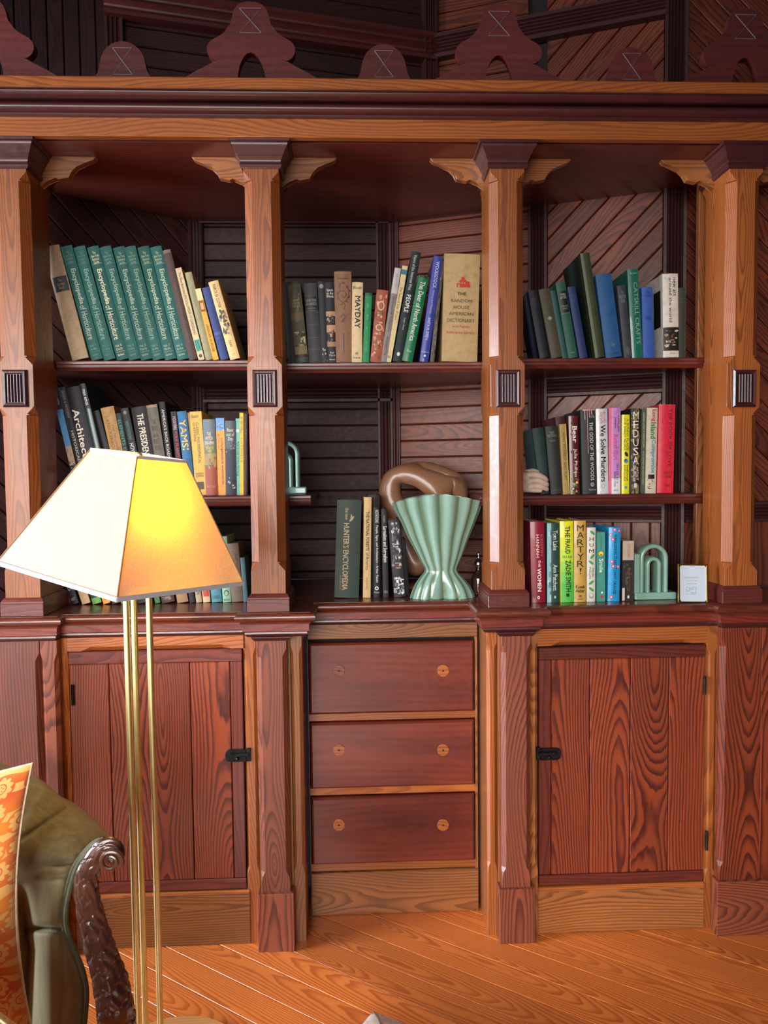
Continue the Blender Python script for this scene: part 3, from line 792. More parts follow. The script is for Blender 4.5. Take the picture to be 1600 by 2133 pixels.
            o = link(nm, me, list(mats), root, None); me.polygons.foreach_set('material_index', mi)
            if kind == 'B': o['kind'] = 'stuff'
    if jacket:   # picture or colour on the left cover
        c, t0, t1, y0, y1 = jacket
        bm = bmesh.new(); bxbm(bm, (-W/2-.0005, y0*D, h*(1-t1)), (-W/2-.0001, y1*D, h*(1-t0))); o = finish('cover_picture', bm, ink(c), root, None)
    world0(); return root
YBK = .172
teal = ['second', 'third', 'fourth', 'fifth', 'sixth', 'seventh', 'eighth', 'ninth']
G1 = 'books on the top shelf of the left bay'
book(ZA1, YBK, 168, 106, 517, 34, 'b39a78', 'thick tan cloth book with a dark title label, left of the teal volumes',
     [('R', '2c2c30', .27, .40, .12, .95), ('H', 'The\nGarden\nBook', 'a89a80', .29, .38, .3, .75), ('R', '8f7658', .66, .663, .2, .8)], G1)
tv = [(203, 138, 516, '6fa393', 'b7c8b4'), (229, 165, 517, '5f9a8c', '93b4a4'), (256, 193, 517, 'f4efc8', 'f4efc8'), (281, 219, 517, '7fae9c', '9fbcaa'), (306, 247, 518, 'a9c8b2', 'a9c8b2'), (331, 270, 517, '8fb39c', '8fb39c'), (356, 298, 517, 'bcd0ae', 'bcd0ae'), (382, 324, 517, 'bfd0b0', 'bfd0b0')]
vols = [('Vol. 1', 'A-Be'), ('Vol. 2', 'Bi-Cha'), ('Vol. 3', 'Cha-Di'), ('Vol. 4', 'Di-Fra'), ('Vol. 5', 'Fre-Id'), ('Vol. 6', 'Id-Ma'), ('Vol. 7', 'Ma-Pe'), ('Vol. 9', 'Q-Sta')]
for j, (xb, xt, y, c2, c1) in enumerate(tv):
    extra = ' with the brightest cream lettering' if j == 2 else ''
    book(ZA1, YBK, xb, xt, y, 24, '1f6660' if j % 2 else '1c5f5b', 'teal encyclopedia volume%s, %s book from the left on its shelf' % (extra, teal[j]),
         [('H', 'The\nNew York\nBotanical\nGarden', c2, .045, .15, .18, .85), ('V', 'Encyclopedia', c1, .20, .51, .25, .78), ('V', 'of Horticulture', c1, .52, .82, .25, .78),
          ('H', vols[j][0], c2, .865, .885, .2, .75), ('H', vols[j][1], c2, .895, .915, .2, .75), ('H', 'Garland', c2, .945, .965, .2, .75), ('R', c2, .152, .154, .15, .9), ('R', c2, .928, .930, .15, .9)], G1)
book(ZA1, YBK, 403, 347, 523, 17, '4e3a36', 'dark brown leaning book just right of the teal volumes', [('V', 'THE STANDARD CYCLOPEDIA', '6e5850', .3, .85, .35, .65), ('R', '7a6258', 0, .03, .05, .95)], G1)
book(ZA1, YBK, 420, 371, 560, 13, 'd8c49a', 'thin cream book with a small green patch near its foot', [('V', 'The New Illustrated ENCYCLOPEDIA OF GARDENING', '5a4a34', .05, .72, .3, .7), ('R', '1e8f7c', .78, .90, .1, .92), ('O', '3a3a30', .955, .5, .25, .3)], G1, True)
book(ZA1, YBK, 436, 392, 569, 14, '9c9672', 'greyish cream book between the thin cream and the yellow one', [('V', 'GARDENS', '8a8060', .2, .4, .35, .6)], G1)
book(ZA1, YBK, 450, 412, 603, 12, 'e0a83c', 'thin yellow and brown paperback beside the blue one', [('R', 'e6cf9a', 0, .16, 0, 1), ('R', '8a4a2a', .17, .32, .1, .9), ('R', 'd8a860', .20, .29, .25, .75), ('V', 'LANDSCAPE OF HOUSES', '4a3418', .5, .88, .3, .7)], G1, True)
book(ZA1, YBK, 468, 429, 601, 17, '2e3f7a', 'scuffed blue cloth book on the top left shelf', [('R', '41528a', .62, .66, .1, .9), ('R', '41528a', .70, .71, .1, .9)], G1)
book(ZA1, YBK, 490, 444, 589, 21, 'd9bd84', 'cream jacketed book with a dark woodland picture on its spine', [('V', 'MARCH IN CLOVER', '3a3226', .04, .34, .3, .62), ('B', ['2c2c2c', '4a4640', '8a8070'], .36, .68, 26), ('V', 'DAVIS', '5a4a30', .76, .84, .35, .6), ('R', '8a7040', .93, .933, .2, .7)], G1)

G2 = 'books on the middle shelf of the left bay'
book(ZA2, YBK, 167, 112, 803, 14, '15161a', 'leaning black and sky-blue art book at the left end of the middle left shelf', [('V', 'lloyd wright', 'e8e8e8', .04, .18, .35, .8), ('R', '4f8fc0', .22, .55, .05, .95), ('R', 'b09a80', .55, .72, .05, .95), ('R', 'd8d4cc', .78, 1, .05, .95), ('B', ['3a4a3a', '8a7a60'], .55, .75, 8)], G2, True)
book(ZA2, YBK, 183, 128, 808, 14, '17181c', 'black leaning book next to the wide architecture book', [('V', 'GREEN & MODERN', '9a9a98', .03, .28, .35, .75), ('V', 'HISTORICAL BUILDINGS', 'c8c8c0', .40, .95, .35, .75)], G2)
book(ZA2, YBK, 203, 151, 809, 28, '1d1a22', 'wide black book with large white Architecture lettering', [('V', 'Architecture', 'eee8dc', .20, .80, .10, .62), ('V', 'THE ILLUSTRATED', '8a8a88', .60, .95, .66, .80)], G2)
book(ZA2, YBK, 225, 171, 801, 13, '173c3e', 'dark teal art book with small white lettering leaning behind the lamp', [('R', '15161a', 0, .22, 0, 1), ('V', 'max ernst', 'f0f0f0', .05, .19, .35, .8)], G2, gloss=True)
book(ZA2, YBK+.02, 245, 198, 858, 16, '1d1f22', 'dark book set back beside the tan volume', [], G2)
book(ZA2, YBK, 264, 223, 851, 27, 'b48a52', 'tan cloth book with red-brown vertical lettering', [('V', 'KNICKERBOCKER', '7a4a2c', .14, .6, .22, .48), ('V', 'THE ORIGINAL', '7a4a2c', .2, .5, .55, .72), ('R', '7a5a34', .10, .105, .2, .6)], G2)
book(ZA2, YBK, 279, 246, 862, 12, '14282a', 'very dark green book with green lettering', [('V', 'ELEMENTS OF A COAST', '3f9a80', .08, .8, .25, .8)], G2)
book(ZA2, YBK, 297, 259, 852, 16, '1e2226', 'black book with a small crest and How-To lettering', [('O', '8a6a5a', .05, .5, .22, .25), ('V', 'RENOVATIONS', '3f8f8a', .15, .36, .3, .7), ('V', 'HOW-TO BOOK', 'e0e0dc', .40, .75, .25, .8)], G2)
book(ZA2, YBK, 320, 289, 850, 32, '18181c', 'wide black book with bold white Presidents lettering', [('V', 'THE PRESIDENTS', 'e8e2d0', .08, .62, .3, .72)], G2)
book(ZA2, YBK, 345, 316, 845, 22, '6d6a60', 'worn grey book with a frayed tan head', [('R', 'a0805c', 0, .03, 0, 1), ('H', 'THE\nHOUSE\non the\nFOREST\nROAD', '3c3a36', .16, .5, .2, .8)], G2)
book(ZA2, YBK, 363, 337, 838, 12, '16161a', "thin black book with white lettering about back roads", [('V', "AMERICA'S BACK ROADS", 'd8d8d4', .08, .60, .3, .78), ('V', 'AND BYWAYS', 'b0b0a8', .64, .85, .35, .7)], G2)
book(ZA2, YBK, 379, 361, 858, 11, '1a1424', 'dark purple paperback with pinkish lettering', [('V', 'FOXFIRE', 'e0b0c0', .06, .22, .25, .8), ('V', 'FOLK PLANTS', 'd03a5a', .24, .55, .3, .8)], G2, True)
book(ZA2, YBK, 399, 378, 858, 19, '2b6fa0', 'sky-blue book with large yellow capitals', [('V', 'YAMSI', 'e6b84a', .10, .46, .15, .85), ('V', 'Dayton', '123a5a', .56, .8, .3, .75)], G2)
book(ZA2, YBK+.01, 409, 391, 860, 6, 'c8a878', 'sliver of a cream book squeezed beside the blue one', [], G2)
book(ZA2, YBK, 420, 407, 858, 24, 'd9b057', 'yellow book of classic philosophical questions with its brown cover showing', [('H', 'Gould', '5a3a20', .035, .075, .1, .7), ('V', 'CLASSIC PHILOSOPHICAL', '4a3018', .13, .62, .45, .68), ('V', 'QUESTIONS', '4a3018', .13, .36, .18, .38), ('R', 'c89a48', .09, .093, .05, .9), ('H', 'SEVENTH\nEDITION', '5a3a20', .73, .78, .15, .8), ('R', '4a3a34', .84, .93, .2, .75)], G2, True)
book(ZA2, YBK, 442, 435, 874, 25, '7d6a5a', 'jacketed book fading from grey-blue through olive to brick red', [('R', '5f7078', .0, .30, .02, .98), ('R', '6a7a60', .30, .45, .02, .98), ('R', 'a08a54', .45, .60, .02, .98), ('R', '9a4a34', .62, 1, .02, .98), ('B', ['8a8070', 'a0915c', '7a6a50'], .2, .65, 22), ('H', 'THE\nWITCH\nDIGGERS', 'e6dccc', .17, .33, .12, .85), ('H', 'JESSAMYN\nWEST', 'd8c060', .36, .44, .2, .8), ('H', 'HARCOURT BRACE', 'd8a08a', .87, .90, .15, .85)], G2)
book(ZA2, YBK, 463, 458, 871, 17, 'e09a4a', 'orange paperback of weekend trips with a blue sky picture at its head', [('R', '5a90c8', 0, .16, 0, 1), ('B', ['3a4a58', 'c8c0b8', '6a5a4a'], .06, .17, 10), ('V', 'unforgettable weekends', '5a3a24', .26, .86, .45, .8), ('V', 'guide to', 'c05a3a', .2, .4, .15, .38)], G2, True)
book(ZA2, YBK, 482, 480, 877, 23, '30333f', 'dark slate jacketed book with white script lettering and a torn foot', [('R', '3f4a50', 0, .38, .02, .98), ('H', 'Root\nout of\nDay', 'd8d0c0', .10, .28, .15, .85), ('B', ['5a6a74', 'a8a8a0'], .30, .42, 6), ('B', ['a0a8a8', '1a1c24'], .76, 1, 9)], G2)
book(ZA2, YBK, 495.5, 495, 872, 8, '5fb0a0', 'thin turquoise nursing handbook', [('V', 'Red Cross Home Nursing', '123a44', .3, .75, .2, .85), ('O', 'e8f0e8', .16, .5, .38, .38)], G2, True)
book(ZA2, YBK, 503.5, 503, 860, 8, 'd8b038', 'thin yellow booklet at the right end beside the turquoise one', [('V', 'RIP VAN WINKLE', '4a5a2a', .05, .25, .25, .8), ('V', 'CATSKILLS', '8a6a20', .3, .6, .3, .7)], G2, True)
book(ZA2, YBK, 512, 512, 862, 7, '3a2420', 'dark brown book at the right end of the middle left shelf', [('V', 'TALES', '6a4a34', .1, .3, .3, .7)], G2)

G3 = 'books on the counter in the left bay'
cb = [(157, 95, 1075, 16, '1c1e22', 'black book with grey lettering at the left end of the counter row, under the lampshade', [('V', 'MODERN HOUSES', 'b8bcc0', .3, .85, .2, .8), ('H', 'ART', 'b0b0a8', .93, .96, .2, .8)]),
      (180, 122, 1080, 18, 'c9a982', 'cream-tan book second in the counter row under the lampshade', []),
      (203, 148, 1085, 19, '2c3830', 'dark green jungle-patterned book under the lampshade', [('B', ['4a6a50', '8aa080', '1a221c', 'b0b8a0'], .5, .92, 30), ('R', '5f9a44', .93, 1, 0, 1)]),
      (223, 172, 1100, 15, '1f8a72', 'teal and orange paperback under the lampshade', [('R', 'e09a3c', .86, 1, 0, 1), ('O', '8a4a20', .93, .5, .2, .3)]),
      (242, 196, 1105, 17, '4f3a30', 'brown art book with cream lettering under the lampshade', [('V', 'Modern Art', 'd8c48a', .4, .92, .25, .8)]),
      (262, 220, 1100, 19, '6f8452', 'olive green book behind the brass poles', [('V', 'Trees', 'a0b080', .6, .9, .3, .7)]),
      (301, 262, 1100, 27, '262a2c', 'charcoal book with a round green mark behind the brass poles', [('O', '8ac070', .88, .6, .2, .2), ('H', 'PAINTERS', 'c0c0b8', .83, .86, .15, .8), ('R', '6a8a50', .945, .95, .1, .9)]),
      (329, 295, 1110, 11, '3f7a48', 'narrow green book right of the brass poles', []),
      (351, 316, 1080, 27, '46332f', 'wide dark brown guide book with a torn corner', [('V', 'GUIDE', 'd8d0c0', .60, .84, .25, .6), ('H', 'T.Y.CROWELL', 'd8c8a8', .93, .96, .15, .8), ('B', ['c0a070'], .93, .99, 2)]),
      (381, 352, 1090, 23, 'a5825a', 'tan cloth book fourth from the brown guide book end of the counter row', []),
      (401, 376, 1095, 11, '1c2028', 'narrow near-black book between tan and beige ones', [('V', 'NOVEL', '4a5058', .6, .9, .3, .7)]),
      (415, 395, 1098, 12, 'b8a084', 'narrow beige book left of the red-labelled one', [('V', 'THE RIVER', '7a5a44', .55, .9, .25, .75)]),
      (431, 415, 1102, 15, 'd8b890', 'cream book with a big red panel on its spine', [('R', 'c8402f', .15, .92, .12, .9)]),
      (452, 438, 1110, 21, '4f8fa0', 'light blue book near the right end of the counter row', [('H', "FARMER'S\nALMANAC", '1f4a60', .90, .95, .12, .88)]),
      (473, 464, 1118, 17, '8fb8a0', 'mint green book with a small round face drawing', [('V', 'Noddy', '3a5a50', .35, .7, .3, .7), ('O', '3a4a40', .86, .5, .30, .36), ('O', '8fb8a0', .865, .5, .22, .26), ('H', 'BOOKS', '2a3a34', .95, .975, .15, .85)]),
      (495, 484, 1133, 24, '6a5c4c', 'worn taupe cloth book second from the right in the counter row', [('H', 'BEYOND\nTHE\nRIVER', '958468', .10, .35, .15, .85)]),
      (512, 505, 1162, 9, '3f6068', 'thin blue-grey book at the right end of the counter row beside the post', [])]
for xb, xt, yt, w, c, lb, mk in cb: book(ZC, .155, xb, xt, yt, w, c, lb, mk, G3)

G4 = 'books on the shelf of the middle bay'
book(ZB1, YBK+.005, 610, 600, 590, 18, '17181c', 'black book at the far left of the middle shelf, mostly hidden by the post', [], G4)
book(ZB1, YBK, 630, 612, 588, 26, '5c5a48', 'worn book with a dark landscape painting running down its spine', [('R', '3c3a34', 0, .03, 0, 1), ('B', ['6a6650', '4a4a3a', '8a8260'], .05, .5, 22), ('H', 'FARM\nHOUSE\nINDIAN', 'c8b480', .22, .32, .2, .8), ('R', '7a6a48', .38, .48, .02, .98), ('B', ['2a2822', 'a09068', 'd8c8a0', '3a3a28'], .62, .88, 34), ('R', '8a7a50', .80, .90, .02, .98), ('R', '3a1a14', .90, .94, .02, .98), ('R', '24503a', .95, 1, .02, .98)], G4)
book(ZB1, YBK, 657, 646, 591, 26, '3b3a40', 'grey leather book with ribbed bands and a black title label', [('R', '1c1c20', .17, .34, .03, .97), ('H', 'ONE PAIR\nof HANDS', 'a09a8a', .20, .28, .08, .92), ('H', 'Monica Dickens', '8a8478', .305, .325, .15, .85)]+[('R', '5c5854', q, q+.006, .03, .97) for q in (.16, .345, .52, .68, .83)], G4)
book(ZB1, YBK, 677, 669, 587, 15, '1b2226', 'narrow black book with a small grey emblem', [('O', '8a8a80', .06, .5, .3, .3), ('B', ['b0aca0', '4a4a44'], .80, .98, 10)], G4)
book(ZB1, YBK, 693, 686, 589, 19, '14161c', 'black-topped book with orange and brown landscape bands', [('H', 'Speak\nto the\nWinds', 'e8e4da', .08, .19, .12, .9), ('R', 'b08a60', .36, .42, .0, 1), ('B', ['9a8a70', '6a6a50', '4a4438'], .40, .52, 14), ('R', 'b88a64', .53, .62, 0, 1), ('B', ['9a4a34', '5a2a24', 'c89a80'], .58, .78, 20), ('R', '9a7a58', .74, .80, 0, 1), ('H', 'Ruth\nMoore', 'd8d0c0', .86, .92, .2, .8), ('H', 'Morrow', 'd8d0c0', .95, .97, .2, .8)], G4)
book(ZB1, YBK, 716, 714, 566, 35, '8a6248', 'tall worn brown cloth book with a curling vine drawn on its spine', [('R', '5a3a2c', .075, .085, .15, .85), ('C', '4a2c20', .035, [(.55, .42), (.62, .37), (.5, .34), (.3, .31), (.22, .26), (.35, .215), (.6, .22), (.68, .26), (.55, .29), (.45, .26)]), ('C', '4a2c20', .03, [(.5, .34), (.72, .31), (.86, .25), (.80, .19), (.65, .16)]), ('C', '4a2c20', .03, [(.35, .215), (.3, .17), (.42, .13), (.58, .14)])]+[('O', '5a3426', t, a, .09, .035, r) for t, a, r in ((.15, .3, .6), (.125, .55, -.5), (.17, .75, .9), (.21, .9, -.7), (.28, .84, .4), (.33, .7, -.4), (.24, .18, 1.2), (.30, .2, -.9), (.36, .4, .3))]+[('C', '5a3828', .03, [(.35, .50), (.5, .47), (.6, .50), (.45, .54), (.38, .55), (.62, .55)]), ('R', '3a241c', .68, .88, .50, .53), ('R', '9a7660', .02, .03, .05, .95)], G4)
book(ZB1, YBK, 743, 745, 589, 22, 'dcc69a', 'cream book with bold black MAYDAY down the spine', [('H', 'Block', '1a1a1a', .05, .085, .1, .9), ('V', 'MAYDAY', '0c0c0c', .17, .57, .28, .8), ('O', '8a7a5a', .885, .5, .13, .13), ('H', 'Stark', '1a1a1a', .925, .95, .15, .85)], G4)
book(ZB1, YBK, 762, 768, 611, 14, '1e8c52', 'thin bright green book on the middle shelf', [('R', '0e5a34', .0, .04, .05, .95), ('V', 'a  b  c', '5ac08a', .15, .55, .35, .65), ('V', 'ROUND', '5ac08a', .7, .84, .35, .65)], G4)
book(ZB1, YBK, 783, 797, 606, 24, 'a4553a', 'terracotta book covered in cream and brown folk ornament', [('B', ['d8b090', '7a3a2a', 'c88a64', '8a6a4a'], .05, .95, 60), ('O', 'd8b898', .22, .5, .3, .42), ('O', 'a4553a', .22, .5, .2, .3), ('O', 'd8b898', .52, .5, .3, .3), ('O', 'a4553a', .52, .5, .2, .2)], G4)
book(ZB1, YBK, 799, 829, 560, 13, '8c8684', 'grey-white leaning book with faded grey lettering', [('R', 'c4c4c6', 0, .27, 0, 1), ('V', 'JACOBS', '8a8a8c', .06, .2, .3, .7), ('V', 'Sometime Country', '4c4440', .30, .68, .25, .8), ('V', 'MINNESOTA', '4c4440', .73, .93, .3, .7)], G4)
book(ZB1, YBK, 809, 844, 555, 11, 'dccb98', 'thin leaning cream paperback with a blue square near its head', [('R', '1f7a9a', .04, .09, 0, 1), ('V', 'The Second Side of Lace', '5a4a30', .22, .56, .25, .75), ('H', 'NOVEL', '5a4a30', .93, .96, .2, .8)], G4, True)
book(ZB1, YBK, 827, 868, 527, 19, '0f2226', 'tall near-black leaning book titled PEOPLE in white', [('V', 'Visions of the American West', 'c8ccc4', .03, .35, .3, .65), ('V', 'PEOPLE', 'e4e6e0', .39, .55, .25, .75), ('V', 'Logan Ames', 'b0b4ac', .60, .71, .35, .65), ('O', 'e0e0d8', .93, .5, .18, .22)], G4)
book(ZB1, YBK, 848, 883, 577, 22, '0f7048', 'leaning green book about deer with white lettering and a frayed head', [('V', 'The Deer of North America', 'eef0e4', .07, .76, .3, .78), ('H', 'Rue', 'a8d0b0', .86, .89, .3, .7), ('R', '1c2c24', 0, .025, .1, .9)], G4, gloss=True)
book(ZB1, YBK, 883, 913, 536, 18, '33409a', 'leaning royal-blue book lettered WOODSTOCK', [('V', 'WOODSTOCK', 'd4d4e0', .05, .30, .35, .75), ('V', 'History and Hearsay', 'b8b8d0', .32, .54, .35, .62), ('V', 'ANITA M. SMITH', 'd0d0e0', .58, .79, .3, .62), ('R', 'c8cce0', .905, .908, .05, .95), ('R', '222c78', .92, .965, .3, .7), ('O', 'c8d0e8', .943, .5, .14, .14)], G4, gloss=True)
book(ZB1, YBK+.01, 900, 921, 545, 9, '5c5450', 'grey sliver of a book between the blue one and the thick tan dictionary', [('B', ['8a8480', '2c2a2a'], .1, .95, 24)], G4)
book(ZB1, YBK, 957, 963, 531, 74, 'a98f60', 'very thick tan dictionary with a little red house above its title',
     [('H', 'THE', '33291c', .355, .385, .38, .64), ('H', 'RANDOM', '33291c', .42, .45, .22, .80), ('H', 'HOUSE', '33291c', .48, .51, .29, .73), ('H', 'AMERICAN', '33291c', .54, .57, .17, .85), ('H', 'DICTIONARY', '33291c', .60, .635, .12, .89),
      ('H', 'and Family', 'a8281c', .66, .692, .27, .76), ('H', 'Reference Library', 'a8281c', .715, .75, .12, .90),
      ('R', 'b02a1c', .255, .31, .46, .72), ('R', 'b02a1c', .275, .31, .36, .46), ('O', 'b02a1c', .255, .53, .11, .05), ('O', 'b02a1c', .232, .53, .045, .06), ('R', 'a98f60', .285, .31, .40, .44), ('R', 'a98f60', .265, .28, .49, .53), ('R', 'a98f60', .265, .28, .56, .60), ('R', 'b02a1c', .285, .31, .70, .74)], G4, depth=.19)

G5 = 'books on the top shelf of the right bay'
book(ZC1, YBK, 1134, 1109, 607, 19, '121c28', 'navy-black book leaning at the left end of the top right shelf', [('H', 'A\nHOUSE\nIN', '7a3030', .05, .22, .25, .75), ('H', 'BOOKS', '5a2a2a', .93, .97, .2, .8)], G5)
book(ZC1, YBK, 1160, 1133, 604, 23, '46402f', 'dark olive-brown book with a small pale star', [('O', '7fa08c', .43, .52, .22, .06), ('O', '7fa08c', .43, .52, .06, .22), ('O', '7fa08c', .43, .52, .17, .06, .8), ('O', '7fa08c', .43, .52, .17, .06, -.8)], G5)
book(ZC1, YBK+.008, 1177, 1151, 607, 11, '24504c', 'thin dull teal book between the olive and green ones', [], G5)
book(ZC1, YBK, 1194, 1167, 590, 20, '215446', 'green book with two black title labels', [('R', '0c1412', .12, .40, .06, .94), ('H', 'TIMES\nAFTER', 'a8b8a0', .15, .22, .2, .85), ('H', 'Henry\nVoss', '88987c', .30, .36, .2, .85), ('R', '8aa07c', .41, .413, .06, .94), ('R', '9aa860', .93, .935, .25, .75)], G5)
book(ZC1, YBK, 1216, 1190, 599, 17, '1c2f62', 'narrow navy cloth book left of the tall olive album', [('H', 'THE\nWAYS', '40548a', .1, .22, .2, .8)], G5)
book(ZC1, YBK-.008, 1250, 1218, 529, 20, '313a1e', 'tallest olive green book leaning with its dark green cover showing', [('V', 'THE AMERICAN LANDSCAPE', '4c5630', .2, .8, .4, .6), ('R', '4a5633', 0, 1, 0, .28)], G5, jacket=('16281e', 0, 1, .10, 1), depth=.17)
book(ZC1, YBK, 1279, 1257, 574, 34, '1f568c', 'wide blue cloth book leaning right of the tall olive one', [('O', '6a6a58', .85, .52, .12, .05), ('O', '6a6a58', .85, .52, .05, .12), ('O', '6a6a58', .85, .52, .09, .05, .8), ('H', 'COUNTRY', '123a60', .94, .97, .2, .8)], G5)
book(ZC1, YBK, 1309, 1294, 596, 18, '333844', 'dark slate book with grey lettering at its head', [('H', 'The\nHUDSON\nRIVER', '8c9098', .07, .24, .15, .85), ('O', '4a4a4e', .9, .5, .35, .5)], G5)
book(ZC1, YBK, 1328, 1318, 562, 23, '186a58', 'green book lettered CATSKILL CRAFTS down the spine', [('H', 'Guild', 'a8d0b8', .04, .055, .2, .8), ('V', 'CATSKILL CRAFTS', '8ab49c', .15, .84, .45, .82)], G5, gloss=True)
book(ZC1, YBK, 1351, 1348, 599, 23, '2f5cae', 'plain blue book with small dark lettering beside the white art book', [('H', 'THE\nVIKING', '16305e', .06, .14, .2, .8), ('H', 'TRAVELS', '16305e', .41, .46, .2, .8)], G5, yaw=0)
book(ZC1, YBK-.01, 1398, 1396, 571, 33, 'd8d4c8', 'white art book with a black picture band low on the spine', [('V', 'new art', '24221e', .05, .27, .62, .84), ('V', 'around the world', '24221e', .05, .58, .36, .56), ('R', '14120f', .64, .92, 0, 1), ('B', ['6a4a34', 'a88a70', 'c8c0b0', '3a2a24'], .67, .88, 22), ('H', 'ART FAIR', '8a8478', .945, .96, .35, .7)], G5, gloss=True, jacket=('14130f', .18, .62, .12, .5))
book(ZC1, YBK+.015, 1419, 1420, 600, 14, '3c4236', 'grey-green book right of the white art book', [('R', '59604e', .15, .153, 0, 1), ('R', '59604e', .2, .203, 0, 1)], G5)

G6 = 'books on the middle shelf of the right bay'
book(ZC2, YBK+.02, 1138, 1120, 893, 24, '143230', 'dark teal book behind the stone hand', [], G6)
book(ZC2, YBK, 1160, 1148, 889, 25, '1f2622', 'charcoal green book with faint grey title, right of the stone hand', [('H', 'TREES\nYESTERDAY', '7a8078', .08, .16, .1, .9), ('H', 'WRIGHT', '6a7068', .2, .23, .25, .75), ('H', 'A. A. WYN', '5a6058', .93, .95, .2, .8)], G6)
book(ZC2, YBK, 1180, 1172, 884, 14, 'a8894c', 'thin gold book beside the red Bear novel', [('R', 'e8d860', 0, 1, .88, 1), ('V', 'HOW TO PAINT AND PLAY', '5a4020', .12, .8, .3, .72)], G6)
book(ZC2, YBK+.03, 1183, 1166, 869, 20, '3c1418', 'dark red book set back behind the gold one', [], G6)
book(ZC2, YBK, 1198, 1194, 867, 20, '5a1a1e', 'dark red novel titled Bear with green leaves at its foot', [('B', ['7a2a2a', '3a1016'], .0, .7, 24), ('V', 'Bear', 'f2ece4', .13, .34, .35, .85), ('V', 'Julia Phillips', 'f2ece4', .42, .78, .38, .8), ('B', ['5a7a3a', '2a3a1e', 'a8b060', '8a9a50'], .78, 1, 26), ('O', 'e0c860', .85, .7, .14, .14), ('O', 'f0f0e0', .93, .3, .08, .08)], G6, gloss=True)
book(ZC2, YBK, 1229, 1224, 854, 31, '26292b', 'charcoal novel with pink paint dripping from its head', [('R', 'c8969e', 0, .012, .15, 1), ('R', 'd8a0aa', 0, .12, .26, .30), ('R', 'd8a0aa', 0, .52, .42, .455), ('R', 'd8a0aa', 0, .08, .56, .60), ('R', 'd8a0aa', 0, .05, .7, .78), ('H', 'LIZ\nMOORE', 'b8b4b0', .05, .10, .55, .96), ('V', 'THE GOD OF THE WOODS', 'dcdcd8', .15, .84, .55, .80), ('O', 'dcdcd8', .89, .66, .13, .13), ('O', '26292b', .89, .66, .10, .10), ('H', '2', 'dcdcd8', .88, .90, .62, .70), ('H', 'Riverhead', 'b8b8b4', .94, .96, .42, .9)], G6)
book(ZC2, YBK, 1256, 1253, 852, 24, 'd2d2d6', 'white novel lettered We Solve Murders in black', [('V', 'RICHARD', 'b8243a', .04, .17, .60, .82), ('V', 'OSMAN', 'b8243a', .04, .17, .32, .56), ('V', 'We Solve Murders', '0e0e10', .19, .86, .32, .80), ('O', '9a9aa0', .91, .5, .18, .18), ('O', 'd2d2d6', .91, .5, .14, .14)], G6, gloss=True)
book(ZC2, YBK, 1280, 1281, 850, 24, 'c58ad0', 'violet memoir with a hot-pink left edge and script title', [('R', 'e0405e', 0, 1, 0, .2), ('V', 'KATHLEEN', '2a1430', .09, .27, .7, .88), ('V', 'HANNA', '2a1430', .11, .24, .42, .6), ('V', 'Rebel Girl', 'd83a6a', .31, .6, .35, .75), ('R', 'e4e4ee', .82, 1, .22, 1), ('V', 'MY LIFE AS A', '0e0a10', .65, .88, .62, .78), ('V', 'FEMINIST PUNK', '0e0a10', .74, .92, .40, .56), ('H', 'ecco', '3a3a44', .95, .97, .4, .8)], G6, gloss=True)
book(ZC2, YBK, 1303, 1304, 864, 16, 'e6de18', 'bright yellow book with a small black bird on its spine', [('V', 'A SUNNY PLACE', '2a2608', .05, .45, .55, .85), ('V', 'FOR SHADY PEOPLE', '2a2608', .05, .45, .18, .45), ('O', '101010', .50, .55, .2, .34, .5), ('O', '3f90a8', .585, .5, .28, .3), ('O', '1c4a8a', .575, .45, .15, .15), ('V', 'MARIANA', '2a2608', .64, .84, .55, .82), ('V', 'ENRIQUEZ', '2a2608', .64, .84, .18, .45), ('O', '3fa0a8', .92, .5, .2, .2)], G6, gloss=True)
book(ZC2, YBK, 1322.5, 1324, 851, 20, '1a1813', 'black and gold patterned novel lettered MEDUSA', [('B', ['7a6a44', '544a32', '8a7a52'], .0, 1, 90)]+[('H', ch, 'ece6d8', .04+.105*q, .13+.105*q, .24, .80) for q, ch in enumerate('MEDUSA')]+[('V', 'NATALY', 'ece6d8', .69, .84, .58, .82), ('V', 'GRUENDER', 'ece6d8', .67, .86, .25, .5), ('R', 'd8d0c0', .88, .93, .35, .65)], G6)
book(ZC2, YBK, 1339, 1342, 852, 10, '4c5440', 'thin grey-green booklet beside the white Long Island novel', [('V', 'LEGENDARY LOCALS OF GREENE COUNTY', 'c8ccb8', .04, .46, .3, .65), ('V', 'DAVID DORPFELD AND WANDA DORPFELD', 'b8bca8', .5, .9, .3, .65)], G6, True)
book(ZC2, YBK, 1355, 1359, 850, 23, 'cbc4b0', 'cream novel with Long Island in red and green letters', [('V', 'Long', 'c82a2a', .02, .16, .35, .85), ('V', 'Island', '1f7a3a', .17, .36, .35, .85), ('V', 'Compromise', '3a90b8', .37, .76, .35, .85), ('R', '141414', .78, .83, .2, .8), ('B', ['8a3a2a', '3a2a24', 'c86a4a'], .84, .95, 10)], G6)
book(ZC2, YBK, 1385.5, 1390, 843, 35, 'd3243e', 'thick hot-red novel at the right end of the middle right shelf', [('V', 'THE BOOK OF LOVE', '6a1a1a', .05, .70, .58, .80), ('H', 'KELLY\nLINK', '6a1a1a', .75, .83, .35, .92), ('H', '4X', '3a1414', .90, .93, .52, .74), ('B', ['b81a34'], .1, .7, 10)], G6, gloss=True)

